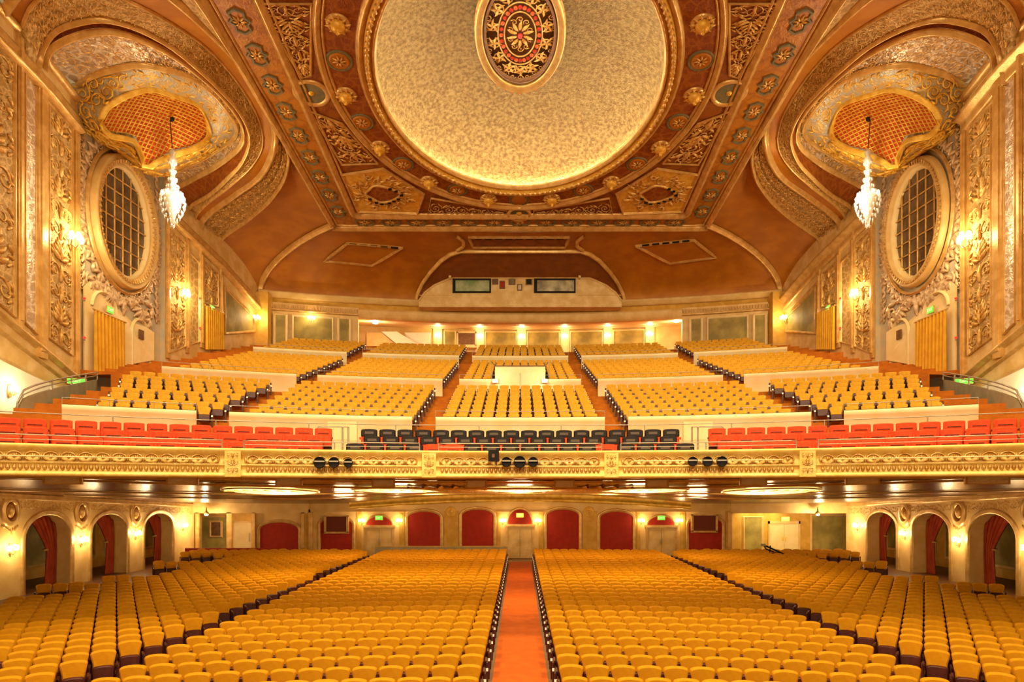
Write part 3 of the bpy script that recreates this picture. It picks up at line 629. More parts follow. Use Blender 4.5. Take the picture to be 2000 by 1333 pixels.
# pendants, roundels, lozenges, panels laid out by where the photograph shows them
def orient(N, up=(0, 1, 0)):
    N = Vector(N).normalized(); X = Vector(up).cross(N).normalized(); Yv = N.cross(X); return Matrix((X, Yv, N)).transposed().to_4x4()
OC = orient(CN)
def put(name, p, label, cat, group=None):
    t = bpy.data.objects.new(name, None); COL.objects.link(t); t.matrix_world = Matrix.Translation(p) @ OC; tag(t, label, cat, group); return t
words = ('first', 'second', 'third', 'fourth', 'fifth')
PEND = [(660, 45), (676, 185), (742, 287), (838, 354), (954, 388)]
MEDS = [(663, 118), (707, 238), (788, 320), (893, 371)]
for s, nm in ((-1, 'left'), (1, 'right')):
    for k, (x, y) in enumerate(PEND):
        p = oncei(x, y); p = M(p, s); t = put('pendant_boss', p, f'gilt bowl pendant on the dome ring, {words[4-k]} up the {nm} side', 'ceiling boss')
        MB().lathe((0, 0, 0), [(.52, 0), (.5, .08), (.40, .12), (.30, .05)], 20).build('rosette_ring', gilt, t)
        MB().lathe((0, 0, 0), [(.30, .04), (.33, .16), (.28, .3), (.15, .38), (.08, .42), (.1, .5), (.05, .56), (0, .58)], 16).build('bowl', gilt_y, t)
        mm = MB()
        for q in range(10): a = q * .628; relief(mm, [leaf(.28 * math.cos(a), .28 * math.sin(a), a, .3, .2, .25)], lambda u, v: (Vector((u, v, .1)), Vector((0, 0, 1))))
        mm.build('petals', relg, t)['kind'] = 'stuff'
    for k, (x, y) in enumerate(MEDS):
        p = M(oncei(x, y), s); t = put('ring_medallion', p, f'round blue-edged medallion on the dome ring, {words[3-k]} counted up the {nm} side', 'medallion')
        MB().lathe((0, 0, 0), [(.62, .0), (.62, .05), (.54, .07), (.48, .03)], 24).build('blue_rim', teal, t)
        MB().lathe((0, 0, 0), [(.48, .03), (.44, .09), (.38, .06), (0, .05)], 24).build('field', orange, t)
        mm = MB()
        for q in range(8): a = q * .785; relief(mm, [leaf(.06 * math.cos(a), .06 * math.sin(a), a, .28, .5, .2)], lambda u, v: (Vector((u, v, .07)), Vector((0, 0, 1))))
        mm.build('flower', relg, t)['kind'] = 'stuff'
    # big roundel set in the frame
    t = put('frame_roundel', M(oncei(608, 181), s), f'large oval roundel with a dark centre set in the ceiling frame, {nm} side', 'roundel')
    MB().lathe((0, 0, 0), [(.90, 0), (.88, .1), (.80, .14), (.70, .1), (.64, .03)], 32).build('ring', gilt, t)
    MB().lathe((0, 0, 0), [(.66, .06), (.4, .05), (.0, .05)], 32).build('dark_field', teal, t)
    MB().lathe((0, 0, 0), [(.15, .05), (.12, .1), (0, .13)], 14).build('boss', gilt_y, t)
t = put('frame_roundel', oncei(1014, 416), 'oval roundel with a dark centre in the ceiling frame, right under the dome', 'roundel')
MB().lathe((0, 0, 0), [(.8, 0), (.78, .16), (.7, .22), (.62, .16), (.56, .05)], 28).build('ring', gilt, t); MB().lathe((0, 0, 0), [(.6, .06), (.1, .04)], 28).build('dark_field', teal, t)
MB().lathe((0, 0, 0), [(.2, .05), (.14, .12), (0, .16)], 12).build('boss', gilt_y, t)
t = put('ring_medallion', oncei(1014, 390), 'round blue-edged medallion on the dome ring, at its lowest point', 'medallion')
MB().lathe((0, 0, 0), [(.62, .0), (.62, .05), (.54, .07), (.48, .03)], 24).build('blue_rim', teal, t); MB().lathe((0, 0, 0), [(.48, .03), (.44, .09), (0, .05)], 24).build('field', orange, t)
# lozenges of the border
def lozenge(p, ang, k):
    w, h = .62, .44; m = MB(); ca, sa = math.cos(ang), math.sin(ang)
    def q(u, v, d): return cp(p.x + u * ca - v * sa, p.y + u * sa + v * ca, d)
    O = []
    for u, v in ((-w, 0), (-w * .72, h * .72), (-w * .25, h * .62), (0, h), (w * .25, h * .62), (w * .72, h * .72), (w, 0), (w * .72, -h * .72), (w * .25, -h * .62), (0, -h), (-w * .25, -h * .62), (-w * .72, -h * .72)): O.append((u, v))
    m.sweep([q(u, v, .01) for u, v in O], [(-.07, 0), (-.05, .08), (.05, .08), (.07, 0)], CN, close=True, smooth=False); m.build('lozenge', teal, ceil)
    m = MB(); c = p; m.add([q(u * .85, v * .85, .03) for u, v in O], [tuple(range(12))], 0)
    for a in range(8): aa = a * .785; relief(m, [leaf(.05 * math.cos(aa), .05 * math.sin(aa), aa, .3, .4, .2)], lambda u, v: (q(u, v, .05), CN), mi=1)
    m.build('lozenge_flower', [orange, relg], ceil)
k = 0
for s in (-1, 1):
    for j in range(12):
        Y = 43.6 - j * 1.82; X = s * (11.6 * (1 + .03 * (45 - Y) / 17)); lozenge(Vector((X, Y, 0)), math.pi / 2, k); k += 1
for j in range(13): lozenge(Vector((-10.2 + j * 1.7, 44.85, 0)), 0, k)
# carved panels between ring and frame
def cmap(a, b, c, d, off=.03):
    pa, pb, pc, pd = [Vector((q[0], q[1], 0)) for q in (a, b, c, d)]
    L = ((pb - pa).length + (pc - pd).length) / 2; Wd = ((pd - pa).length + (pc - pb).length) / 2
    def fn(u, v):
        q = pa.lerp(pb, u / L).lerp(pd.lerp(pc, u / L), v / Wd); return cp(q.x, q.y, off), CN
    return fn, L, Wd
def XYc(x, y): p = oncei(x, y); return (p.x, p.y)
for s, nm in ((-1, 'left'), (1, 'right')):
    def G(x, y): X, Y = XYc(x, y); return (X if s < 0 else -X, Y)
    for (a, b, c, d, lab) in ((G(605, 215), G(668, 320), G(738, 318), G(668, 240), 'lower'), (G(500, 5), G(590, 150), G(607, 145), G(608, 5), 'upper')):
        fn, L, Wd = cmap(a, b, c, d); m = MB(); relief(m, candelabra(L, Wd) + rinceau(L, Wd, Wd * .6), fn, k=1.0); m.build('foliage_relief', relg, ceil)['kind'] = 'stuff'
        m = MB(); m.sweep([fn(u, v)[0] for u, v in ((0, 0), (L, 0), (L, Wd), (0, Wd))], crown(.07, .09), CN, close=True, smooth=False); m.build('panel_frame', gilt, ceil)
    # corner cartouche
    cc = [G(668, 340), G(748, 328), G(828, 378), G(815, 416), G(700, 412)]
    m = MB(); m.add([cp(x, y, .04) for x, y in cc], [tuple(range(5))]); m.build('corner_ground', gilt_y, ceil)
    m = MB(); m.sweep([cp(x, y, .03) for x, y in cc], crown(.10, .12), CN, close=True, smooth=False); m.build('corner_frame', gilt, ceil)
    ct = G(748, 376); m = MB(); O = [(.95 * math.cos(a) * (1 + .12 * math.cos(4 * a)), .85 * math.sin(a) * (1 + .1 * math.cos(3 * a))) for a in [2 * math.pi * q / 28 for q in range(28)]]
    m.add([cp(ct[0] + u, ct[1] + v, .08) for u, v in O], [tuple(range(28))]); m.build('cartouche_field', red_d, ceil)
    m = MB(); m.tube([cp(ct[0] + u, ct[1] + v, .12) for u, v in O], .09, 6, close=True); m.build('cartouche_rim', gilt, ceil)
    for q in range(9):
        u, v = O[(q * 2 + 24) % 28]; MB().box(-.10, .10, -.06, .06, -.05, .05).build('cartouche_slot', black, ceil).location = cp(ct[0] + u * 1.05, ct[1] + v * 1.05, .2)
    m = MB()
    for q in range(16):
        a = q * .393; r0 = 1.25 + .35 * (q % 2); u, v = ct[0] + r0 * math.cos(a), ct[1] + r0 * math.sin(a) * .95
        relief(m, [spiral(u, v, .34, 1.2, a, 1 if q % 2 else -1, 12, .14), leaf(u, v, a, .6, .6), leaf(u, v, a + 1.5, .5, -.6)], lambda u, v: (cp(u, v, .07), CN))
    m.build('cartouche_scrolls', relg, ceil)['kind'] = 'stuff'
    fn, L, Wd = cmap(G(835, 419), G(990, 424), G(990, 410), G(842, 386)); m = MB(); relief(m, rinceau(L, Wd * .8, .9), fn); m.build('foliage_relief', relg, ceil)['kind'] = 'stuff'
    m = MB(); m.sweep([fn(u, v)[0] for u, v in ((0, 0), (L, 0), (L, Wd), (0, Wd))], crown(.07, .09), CN, close=True, smooth=False); m.build('panel_frame', gilt, ceil)

# ---------------------------------------------------------------- rear cove
RB_, ZB_ = 57.0, 19.15
def cove(X0, phi, w=0.0):                    # X0 at the foot; w pushes out into the hall
    Yl = circX(X0, RB_); k = X0 / 19.3; Xh = 12.3 * k; Yh = 46.15 - 1.1 * k * k; zh = cz(Yh)
    h = 1 - math.cos(phi); p = Vector((lerp(X0, Xh, h), lerp(Yl, Yh, h), ZB_ + (zh - ZB_) * math.sin(phi)))
    n = Vector((0, -math.cos(phi), -math.sin(phi) * .9)); return p + n.normalized() * w
def cove_px(x, y, w=0.0):
    X0, ph = (x - CX) / F * 52, .6
    for _ in range(40):
        p = cove(X0, ph); px = CX + F * p.x / p.y; py = CY - F * (p.z - EYE) / p.y
        X0 += (x - px) / F * 50; ph += (py - y) * .004; ph = min(1.57, max(0, ph)); X0 = max(-19.3, min(19.3, X0))
    return cove(X0, ph, w)
rows = [[cove(-19.3 + 38.6 * i / 40, math.pi / 2 * j / 14) for i in range(41)] for j in range(15)]
MB().grid(rows).build('ceiling_rear_cove', orange)['kind'] = 'structure'
def NR(p): return (Vector((0, 36, 6)) - Vector(p)).normalized()
m = MB()
for s in (-1, 1):
    P = [cove(s * 19.3, math.pi / 2 * j / 16) for j in range(17)]; m.sweep(P, crown(.24, .3), [NR(p) for p in P])
m.build('trim_11', gilt)['kind'] = 'structure'
m = MB()
L1 = [(812, 590), (816, 575), (826, 553), (842, 530), (862, 508), (880, 496), (900, 490), (960, 490)]
P = [cove_px(x, y, .05) for x, y in L1] + [cove_px(2032 - x, y, .05) for x, y in L1[::-1]]
m.sweep(P, crown(.17, .22), [NR(p) for p in P])
L2 = [(890, 459), (905, 470), (905, 480), (893, 488)]
for a in (1, -1):
    P = [cove_px(x if a > 0 else 2032 - x, y, .05) for x, y in L2]; m.sweep(P, crown(.13, .18), [NR(p) for p in P])
m.build('trim_12', gilt)['kind'] = 'structure'
# darker alcove between the ribs, with the projection booth
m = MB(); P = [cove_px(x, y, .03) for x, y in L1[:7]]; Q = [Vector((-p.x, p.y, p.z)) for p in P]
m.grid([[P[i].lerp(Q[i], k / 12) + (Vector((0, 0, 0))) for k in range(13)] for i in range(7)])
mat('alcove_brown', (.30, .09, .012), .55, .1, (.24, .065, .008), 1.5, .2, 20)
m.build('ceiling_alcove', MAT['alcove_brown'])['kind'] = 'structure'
def booth(x, y, Y=52.2): return at(x, y, Y)
bt = empty('projection_booth', (0, 50, 18.0)); tag(bt, 'cream projection booth front with curved shoulders above the rear balcony', 'booth')
bt.location = (0, 0, 0)
O = [(818, 600), (818, 588), (830, 572), (848, 558), (866, 550), (880, 544), (1152, 544), (1166, 550), (1184, 558), (1202, 572), (1214, 588), (1214, 600)]
MB().prism([booth(x, y) for x, y in O], (0, 1.2, 0)).build('front_wall', wallm, bt)
m = MB(); m.sweep([booth(x, y) for x, y in O[1:-1]], crown(.08, .12), (0, -1, 0), smooth=False); m.sweep([booth(818, 577), booth(884, 577)], crown(.03, .04), (0, -1, 0)); m.sweep([booth(1124, 577), booth(1214, 577)], crown(.03, .04), (0, -1, 0)); m.build('moulding', cream, bt)
def slab(x0, x1, y0, y1, Y, d, name, mt, par):
    a, b = at(x0, y1, Y), at(x1, y0, Y); return MB().box(a.x, b.x, Y - d, Y, a.z, b.z).build(name, mt, par)
for x0, x1, mt, nm in ((884, 959, greenw, 'left'), (1043, 1124, palew, 'right')):
    w = slab(x0, x1, 545, 573, 52.2, .10, 'booth_window', black, bt); g = slab(x0 + 6, x1 - 3, 549, 570, 52.2, .14, 'glass', mt, w)
for x, y, w, h, mt in ((967, 550, 8, 9, brown), (981, 557, 7, 12, redp), (1000, 550, 9, 10, teal), (1015, 562, 6, 9, bluegrey), (1033, 551, 9, 9, black)):
    p = slab(x - w / 2 - 2, x + w / 2 + 2, y - h / 2 - 2, y + h / 2 + 2, 52.2, .06, 'port_frame', brown, bt); slab(x - w / 2, x + w / 2, y - h / 2, y + h / 2, 52.2, .09, 'port_glass', mt, p)
for x, nm in ((879, 'left'), (1132, 'right')):
    t = empty('booth_camera', at(x, 541, 51.9)); tag(t, f'small white dome camera on the {nm} corner of the projection booth', 'camera'); MB().lathe((0, 0, 0), [(0, -.1), (.09, -.06), (.11, .04), (.07, .1), (0, .12)], 12).build('body', cream_l, t); MB().box(-.03, .03, 0, .3, -.14, -.08).build('bracket', chrome, t)
# grilles on the rear cove
def grille(poly, label, slots, long=False):
    t = empty('cove_grille'); tag(t, label, 'vent'); n = len(poly); P = [cove_px(x, y, .05) for x, y in poly]
    MB().add([cove_px(x, y, .06) for x, y in poly], [tuple(range(n))]).build('screen', orange_d if long else orange, t)
    dense = [P[i].lerp(P[(i + 1) % n], k / 4) for i in range(n) for k in range(4)]
    MB().sweep(dense, crown(.11, .16), [NR(p) for p in dense], close=True, smooth=False).build('frame', gilt, t)
    (x0, y0), (x1, y1) = slots
    N_ = 9 if long else 5
    for k in range(N_):
        a = cove_px(lerp(x0, x1, (k + .1) / N_), lerp(y0, y1, (k + .1) / N_), .14); b = cove_px(lerp(x0, x1, (k + .8) / N_), lerp(y0, y1, (k + .8) / N_), .14)
        MB().tube([a, b], .075, 4).build('slot', black, t)
grille([(915, 462), (1112, 462), (1104, 482), (924, 482)], 'long dark slot grille in a gilt frame on the cove above the booth', ((925, 463), (1105, 463)), True)
grille([(633, 509), (679, 474), (785, 483), (727, 518)], 'large diamond-shaped framed grille on the rear cove, left', ((681, 474), (782, 482)))
grille([(1399, 502), (1355, 468), (1243, 479), (1308, 514)], 'large diamond-shaped framed grille on the rear cove, right', ((1252, 477), (1350, 467)))

# ---------------------------------------------------------------- beam and rear wall of the balcony
def arcstrip(segs, n=48, th0=None, th1=None):
    # segs: (rho, z) polyline swept over the arc
    th0 = -math.asin(19.4 / 57) if th0 is None else th0; th1 = -th0 if th1 is None else th1
    return [[pol(r, lerp(th0, th1, k / n), z) for k in range(n + 1)] for r, z in segs]
MB().grid(arcstrip([(57.4, 19.3), (56.7, 19.3), (56.5, 19.12), (56.75, 19.05), (56.7, 18.9), (57.0, 18.82)])).build('trim_13', cream)['kind'] = 'structure'
MB().grid(arcstrip([(57.1, 18.9), (57.35, 18.42)])).build('beam_cove', brown if False else ochre)['kind'] = 'structure'
T0 = math.asin(xb(694, 51.7) / 57.0)
MB().grid(arcstrip([(57.3, 18.46), (56.85, 18.42), (56.8, 18.2), (57.0, 17.9), (57.05, 17.72), (57.6, 17.72)], 48, T0, -T0)).build('beam_fascia', cream)['kind'] = 'structure'
MB().grid(arcstrip([(57.6, 17.72), (63.2, 18.55)], 48, T0, -T0)).build('ceiling_rear_passage', cream_l)['kind'] = 'structure'
MB().grid(arcstrip([(63, 18.6), (63, 14.6)], 48, T0 * 1.08, -T0 * 1.08)).build('wall_rear', cream)['kind'] = 'structure'
m = MB()
for th in (T0, -T0): m.add([pol(57, th, 14.8), pol(63, th, 14.8), pol(63, th, 18.6), pol(57, th, 18.0)], [(0, 1, 2, 3)])
m.build('wall_rear_return', cream_l)['kind'] = 'structure'
for s, nm in ((-1, 'left'), (1, 'right')):
    th1 = s * abs(T0); th0 = s * math.asin(19.4 / 57)
    MB().grid(arcstrip([(57.05, 18.5), (57.05, 14.6)], 12, th0, th1)).build('wall_rear_wing_' + nm, cream)['kind'] = 'structure'
    MB().grid(arcstrip([(57.0, 18.05), (56.85, 18.0), (56.85, 17.9), (57.0, 17.85)], 12, th0, th1)).build('trim_' + ('14' if s < 0 else '15'), gilt)['kind'] = 'structure'
    m = MB()
    for k in range(34):
        th = lerp(th0, th1, (k + .5) / 34); m.box(-.05, .05, -.1, 0, 18.08, 18.32) if False else m.tube([pol(56.95, th, 18.1), pol(56.95, th, 18.34)], .06, 4)
    m.build('dentils', gilt)['kind'] = 'structure'
    for k, (x0, x1) in enumerate(((536, 560), (572, 650), (661, 684))):
        if s > 0: x0, x1 = 2032 - x1, 2032 - x0
        a = circ(x0, 56.9); b = circ(x1, 56.9); A, B = at(x0, 0, a), at(x1, 0, b); z0, z1 = 15.3, 17.55
        t = empty('wing_panel', ((A.x + B.x) / 2, (A.y + B.y) / 2, 15.3)); L = Vector((B.x - A.x, B.y - A.y, 0)) / 2; n_ = Vector((L.y, -L.x, 0)).normalized()
        tag(t, f"green painted panel on the upper {nm} wing wall, {('outer narrow', 'wide middle', 'inner narrow')[k]}", 'panel')
        MB().prism([-L + n_ * .05, L + n_ * .05, L + n_ * .05 + Vector((0, 0, 2.25)), -L + n_ * .05 + Vector((0, 0, 2.25))], n_ * -.06).build('painting', mural, t)
        MB().sweep([-L + n_ * .05, L + n_ * .05, L + n_ * .05 + Vector((0, 0, 2.25)), -L + n_ * .05 + Vector((0, 0, 2.25))], crown(.1, .1), n_, close=True, smooth=False).build('frame', cream_l, t)
def pt63(x, z, rho=62.9): Y = circ(x, rho); return Vector(((x - CX) / F * Y, Y, z))
for k, x in enumerate((855, 937, 1019, 1103, 1187, 1269)):
    p = pt63(x, 17.8); sconce(p, (-p.x, RC - p.y, 0), f'lit sconce on a pilaster of the uppermost rear wall, {words[k] if k < 5 else "sixth"} from the left', 30, 1.0)
    m = MB(); w = .38; m.box(p.x - w, p.x + w, p.y - .12, p.y, 14.8, 18.5); m.box(p.x - w * .7, p.x + w * .7, p.y - .16, p.y - .1, 15, 18.2); m.build('pilaster', cream_l)['kind'] = 'structure'
    q = pt63(x, 18.25, 60.2); t = empty('soffit_light', q); tag(t, f'recessed soffit light above the rear wall sconce, {words[k] if k < 5 else "sixth"} from the left', 'ceiling light')
    MB().lathe((0, 0, .0), [(0, -.04), (.12, -.03), (.16, .03)], 12).build('lens', bulb, t); MB().lathe((0, 0, .0), [(.16, -.02), (.22, -.03), (.24, .05)], 12).build('rim', gilt, t)
    lamp('POINT', 'soffit_lamp', q + Vector((0, 0, -.35)), 55, (1, .74, .38), .15)
for k, (x0, x1) in enumerate(((868, 890), (948, 1008), (1030, 1092), (1114, 1176), (1198, 1258))):
    A, B = pt63(x0, 16.0), pt63(x1, 16.0); t = empty('wall_mural', (A + B) / 2); tag(t, f'olive painted panel of the uppermost rear wall, {words[k]} from the left', 'panel'); L = (B - A) / 2
    n_ = Vector((L.y, -L.x, 0)).normalized()
    MB().prism([-L + n_ * .06, L + n_ * .06, L + n_ * .06 + Vector((0, 0, 2.3)), -L + n_ * .06 + Vector((0, 0, 2.3))], n_ * -.05).build('painting', mural, t)
    MB().sweep([-L + n_ * .06, L + n_ * .06, L + n_ * .06 + Vector((0, 0, 2.3)), -L + n_ * .06 + Vector((0, 0, 2.3))], crown(.08, .08), n_, close=True, smooth=False).build('frame', cream_l, t)
a, b = at(893, 645, 58), at(926, 669, 58); t = empty('rear_hatch', ((a.x + b.x) / 2, 59.0, 17.5)); tag(t, 'dark shelf hatch in a cream surround at the head of the left centre aisle', 'hatch')
MB().box(-.75, .75, 0, .5, -.5, .5).build('dark_opening', brown, t); MB().box(-.85, -.72, -.05, .5, -.6, .62).box(.72, .85, -.05, .5, -.6, .62).box(-.85, .85, -.05, .5, .5, .66).box(-.85, .85, -.05, .5, -.75, -.5).build('surround', cream_l, t)
for x, y, s, nm in ((733, 630, -1, 'left'), (1321, 627, 1, 'right')):
    p = at(x, y, circ(x, 58.6)); t = empty('flush_lamp', p); tag(t, f'bright round ceiling lamp in the {nm} upper vestibule', 'ceiling light')
    MB().lathe((0, 0, 0), [(0, -.16), (.2, -.1), (.26, .02), (.2, .06)], 16).build('globe', shade, t); MB().lathe((0, 0, 0), [(.26, 0), (.32, .04), (.3, .14)], 16).build('collar', gilt, t)
    lamp('POINT', 'flush_lamp_light', p + Vector((0, -.2, -.5)), 150, (1, .80, .48), .2)
for x, y, s, nm in ((608, 624, -1, 'left'), (1424, 624, 1, 'right')):
    if s > 0: continue
    p = at(x, y, circ(x, 56.9)); sconce(p, (-p.x, -p.y, 0), 'lit sconce on the upper left wing wall above the wide green panel', 50, 1.0)
# slanted white stair flank in the left vestibule
t = empty('stair_flank', (0, 0, 0)); tag(t, 'slanted white stair wall seen inside the left upper vestibule', 'stair wall')
Y = 57.5; MB().prism([at(745, 648, Y), at(775, 648, Y), at(815, 672, Y), at(775, 672, Y)], (0, .3, 0)).build('flank', white_l, t)
MB().prism([at(716, 650, Y + .4), at(745, 650, Y + .4), at(775, 676, Y + .4), at(716, 676, Y + .4)], (0, .3, 0)).build('shaded_flank', cream, t)  # second flank face, in cream instead of white
MB().prism([at(790, 650, Y + .8), at(840, 650, Y + .8), at(840, 676, Y + .8), at(800, 676, Y + .8)], (0, .3, 0)).build('upper_wall', white_l, t)
# ================================================================ UPPER SIDE WALLS
CT = [(0, 78), (40, 118), (85, 165), (150, 245), (200, 292), (260, 348), (300, 388), (350, 440), (395, 483), (430, 516), (470, 560), (505, 600)]   # cornice line in the photograph
CTW = [onwall(x, y) for x, y in CT]; CTW.insert(0, Vector((-21.2, 18, 24.6))); CTW.append(Vector((-19.2, 51.4, 16.6)))
def ctz(Y):
    for a, b in zip(CTW, CTW[1:]):
        if a.y <= Y <= b.y: return lerp(a.z, b.z, (Y - a.y) / (b.y - a.y))
    return CTW[0].z if Y < CTW[0].y else CTW[-1].z
def wp(s, Y, z, off=0.0): return Vector((s * (Xw(Y) - off), Y, z))
def LW(s, x, y, off=0.0): return M(onwall(x, y, off), s)
C5 = [(151,164,21.15),(189,142,20),(252,126,18.2),(299,129,17.2),(362,145,16.3),(410,176,15.6),(447,220,15.1),(463,252,15.1),(447,277,15.9),(394,309,17.8),(347,331,19.6),(322,345,20.7)]
C4 = [(88,132,21.2),(95,98,20.6),(126,76,19.6),(173,61,18.6),(221,60,17.7),(284,79,16.9),(347,113,16.1),(410,164,15.3),(451,208,14.8),(473,246,14.7),(470,284,15.0),(425,321,16.8),(385,343,18.6),(345,365,20.4)]
C3 = [(62,165,21.2),(79,104,21.0),(104,60,19.8),(151,41,18.6),(205,36,17.5),(268,54,16.7),(331,88,15.9),(378,126,15.3),(425,170,14.8),(466,217,14.4),(487,268,14.2),(473,315,14.9),(441,350,16.2),(407,380,18.3),(372,402,20.2),(365,428,20.9)]
C2a = [(38,60,21.2),(60,10,19.8),(110,-25,18.3),(180,-30,17),(252,0,16.0),(315,32,15.4),(391,82,14.8),(440,130,14.4),(480,185,14.0),(507,240,13.8),(512,285,13.9),(490,325,14.8),(450,362,16.2),(410,392,18.3),(385,418,20.0),(380,444,20.7)]
C2 = [(5,20,21.2),(70,-60,18.2),(160,-90,16.2),(270,-50,14.6),(343,0,14.0),(425,76,13.6),(492,151,13.3),(529,221,13.1),(536,284,13.2),(510,340,14.6),(460,378,16.8),(425,403,18.6),(396,430,20.1),(391,458,20.5)]
C1 = [(60,-300,15),(200,-190,13.6),(320,-80,13.2),(385,0,13.1),(440,85,12.95),(480,145,12.85),(520,215,12.7),(544,255,12.7),(560,290,12.8),(563,315,13.0),(555,350,13.7),(536,380,14.8),(514,404,16),(480,432,17.8),(450,453,19.2),(433,468,20.0),(426,494,20.35)]
NB = 64
def curve3(c, n=NB): return cr([atX(x, y, X) for x, y, X in c], n)
K5, K4, K3, K2a, K2, K1 = [curve3(c) for c in (C5, C4, C3, C2a, C2, C1)]
def Xb(Y): return 21.2 - .069 * (Y - 32.7) + .30
BC = Vector((-21.2, 36.5, 15))               # a point low in the bay: relief faces it
def bn(p): return (Vector((-9, 30, 5)) - Vector(p)).normalized()
def strip(A, B, s, off=0.0, n=5, bulge=0.0):
    rows = []
    for i in range(n + 1):
        t = i / n; rows.append([M(a.lerp(b, t) + bn(a) * (off + bulge * math.sin(math.pi * t)), s) for a, b in zip(A, B)])
    return rows
def smap(A, B, s, off=.05, t0=.12, t1=.88, i0=0, i1=None):
    i1 = i1 or len(A) - 1; Lc = [0]
    for i in range(i0 + 1, i1 + 1): Lc.append(Lc[-1] + ((A[i] - A[i-1]).length + (B[i] - B[i-1]).length) / 2)
    L = Lc[-1]; Wd = sum((A[i] - B[i]).length for i in range(i0, i1 + 1)) / (i1 - i0 + 1) * (t1 - t0)
    def fn(u, v):
        u = max(0, min(L - 1e-4, u)); j = 0
        while Lc[j + 1] < u: j += 1
        f = (u - Lc[j]) / (Lc[j + 1] - Lc[j]); j += i0; t = lerp(t0, t1, v / Wd)
        p = A[j].lerp(A[j + 1], f).lerp(B[j].lerp(B[j + 1], f), t); nn = bn(p); q = M(p + nn * off, s); nn = M(nn, s); return q, nn
    return fn, L, Wd
LAT = [(195,236),(203,216),(217,202),(252,183),(293,173),(331,183),(378,199),(398,220),(406,262),(378,287),(345,298),(318,309),(300,318),(284,328),(275,300),(262,275),(240,268),(221,265),(205,252)]
def vault_px(x, y):                          # depth by blending towards K5's surface
    X = 21.1 - 5.2 * min(1, max(0, (x - 150) / 300)) - .6 * math.sin(min(1, max(0, (x - 150) / 300)) * 3.14); 
    return atX(x, y, X)
for s, nm in ((-1, 'left'), (1, 'right')):
    w0 = MB(); ys = [18 + .6 * k for k in range(56)]
    YS0, YS1 = onwall(152, 300).y, onwall(322, 300).y
    # plain wall: front part, and behind the bay
    def wallrows(y0, y1, n, z0, ztop):
        return [[wp(s, lerp(y0, y1, k / n), z0 + (ztop(lerp(y0, y1, k / n)) - z0) * j / 6) for k in range(n + 1)] for j in range(7)]
    w0.grid(wallrows(17, YS0, 24, 4.6, lambda Y: ctz(Y) + 1.3), 0, False); w0.grid(wallrows(YS1, 51.6, 24, 5, lambda Y: ctz(Y) + 2.4), 0, False)
    wall = w0.build('wall_' + nm, wallm); wall['kind'] = 'structure'
    # bay wall, set back
    D = -.30
    m = MB(); m.grid([[Vector((s * Xb(lerp(YS0, YS1, k / 20)), lerp(YS0, YS1, k / 20), lerp(6, lerp(23.9, 22.7, k / 20), j / 20))) for k in range(21)] for j in range(21)], 0, False)
    for Y in (YS0, YS1): m.add([wp(s, Y, 6), wp(s, Y, 6, D), wp(s, Y, 24, D), wp(s, Y, 24)], [(0, 1, 2, 3)])
    bay = m.build('wall_' + nm + '_bay', bluegrey); bay['kind'] = 'structure'
    # vault bands
    vt = empty('vault_' + nm); vt['kind'] = 'structure'
    MB().grid(strip(K4, K5, s, 0, 6, -.15)).build('silvered_band', silver, vt)
    MB().grid(strip(K3, K4, s, -.1, 4, -.25)).build('groove', red_d, vt)
    MB().grid(strip(K2a, K3, s, 0, 4, -.08)).build('foliage_band', relb, vt)
    MB().grid(strip(K2, K2a, s, 0, 3, -.05)).build('plain_band', orange, vt)
    MB().grid(strip(K1, K2, s, 0, 5, -.12)).build('outer_band', relb, vt)
    for K, w, h, mt, nn_ in ((K5, .13, .24, gilt, 'inner_rib'), (K4, .12, .26, gilt, 'cream_rib'), (K3, .07, .22, gilt, 'groove_bead'), (K2a, .06, .14, gilt, 'thin_rib'), (K2, .19, .28, gilt, 'broad_rib'), (K1, .10, .22, gilt, 'outer_rib')):
        P = [M(p, s) for p in K]; MB().sweep(P, crown(w, h), [M(bn(p), s) for p in K]).build(nn_, mt, vt)
    for A, B, per, a0, a1, i0, i1, mt in ((K4, K5, 1.1, .06, .5, 2, 46, relg), (K4, K5, 1.1, .5, .94, 2, 46, relg), (K3, K2a, .55, .10, .50, 3, 60, relg), (K3, K2a, .55, .50, .92, 3, 60, relg), (K1, K2, .7, .12, .5, 36, 62, relg), (K1, K2, .7, .5, .88, 36, 62, relg), (K4, K5, .7, .1, .9, 47, 62, relg)):
        fn, L, Wd = smap(A, B, s, .07, a0, a1, i0, i1); m = MB(); relief(m, rinceau(L, Wd, per), fn); m.build('scroll_relief', mt, vt)['kind'] = 'stuff'
    # smooth cove behind the bay, to the corner rib
    G = cr([cove(-19.3, math.pi / 2 * j / 16) for j in range(17)], 33); i0 = 30
    B_ = cr(K1[::-1][:NB - i0], 33); Bt = B_
    rows = [[M(B_[j].lerp(G[j], k / 14) + Vector((-.5, .2, .5)) * (math.sin(math.pi * k / 14) * math.sin(math.pi * j / 32)), s) for j in range(33)] for k in range(15)]
    MB().grid(rows).build('ceiling_side_cove_' + nm, orange)['kind'] = 'structure'
    # bay: ornate ground between inner rib and lattice, the lattice itself
    latP = [vault_px(x, y) for x, y in LAT]; latD = cr(latP + [latP[0]], 49)[:-1]
    cen = vault_px(305, 245); r5 = cr(K5 + [onwall(322, 345, -.25), onwall(292, 330, -.25), onwall(240, 300, -.25), onwall(190, 262, -.25), onwall(155, 215, -.25), K5[0]], 96)[:-1]
    def ang(p): return math.atan2(-(CY - F * (p.z - EYE) / p.y) + 245, CX + F * p.x / p.y - 305)
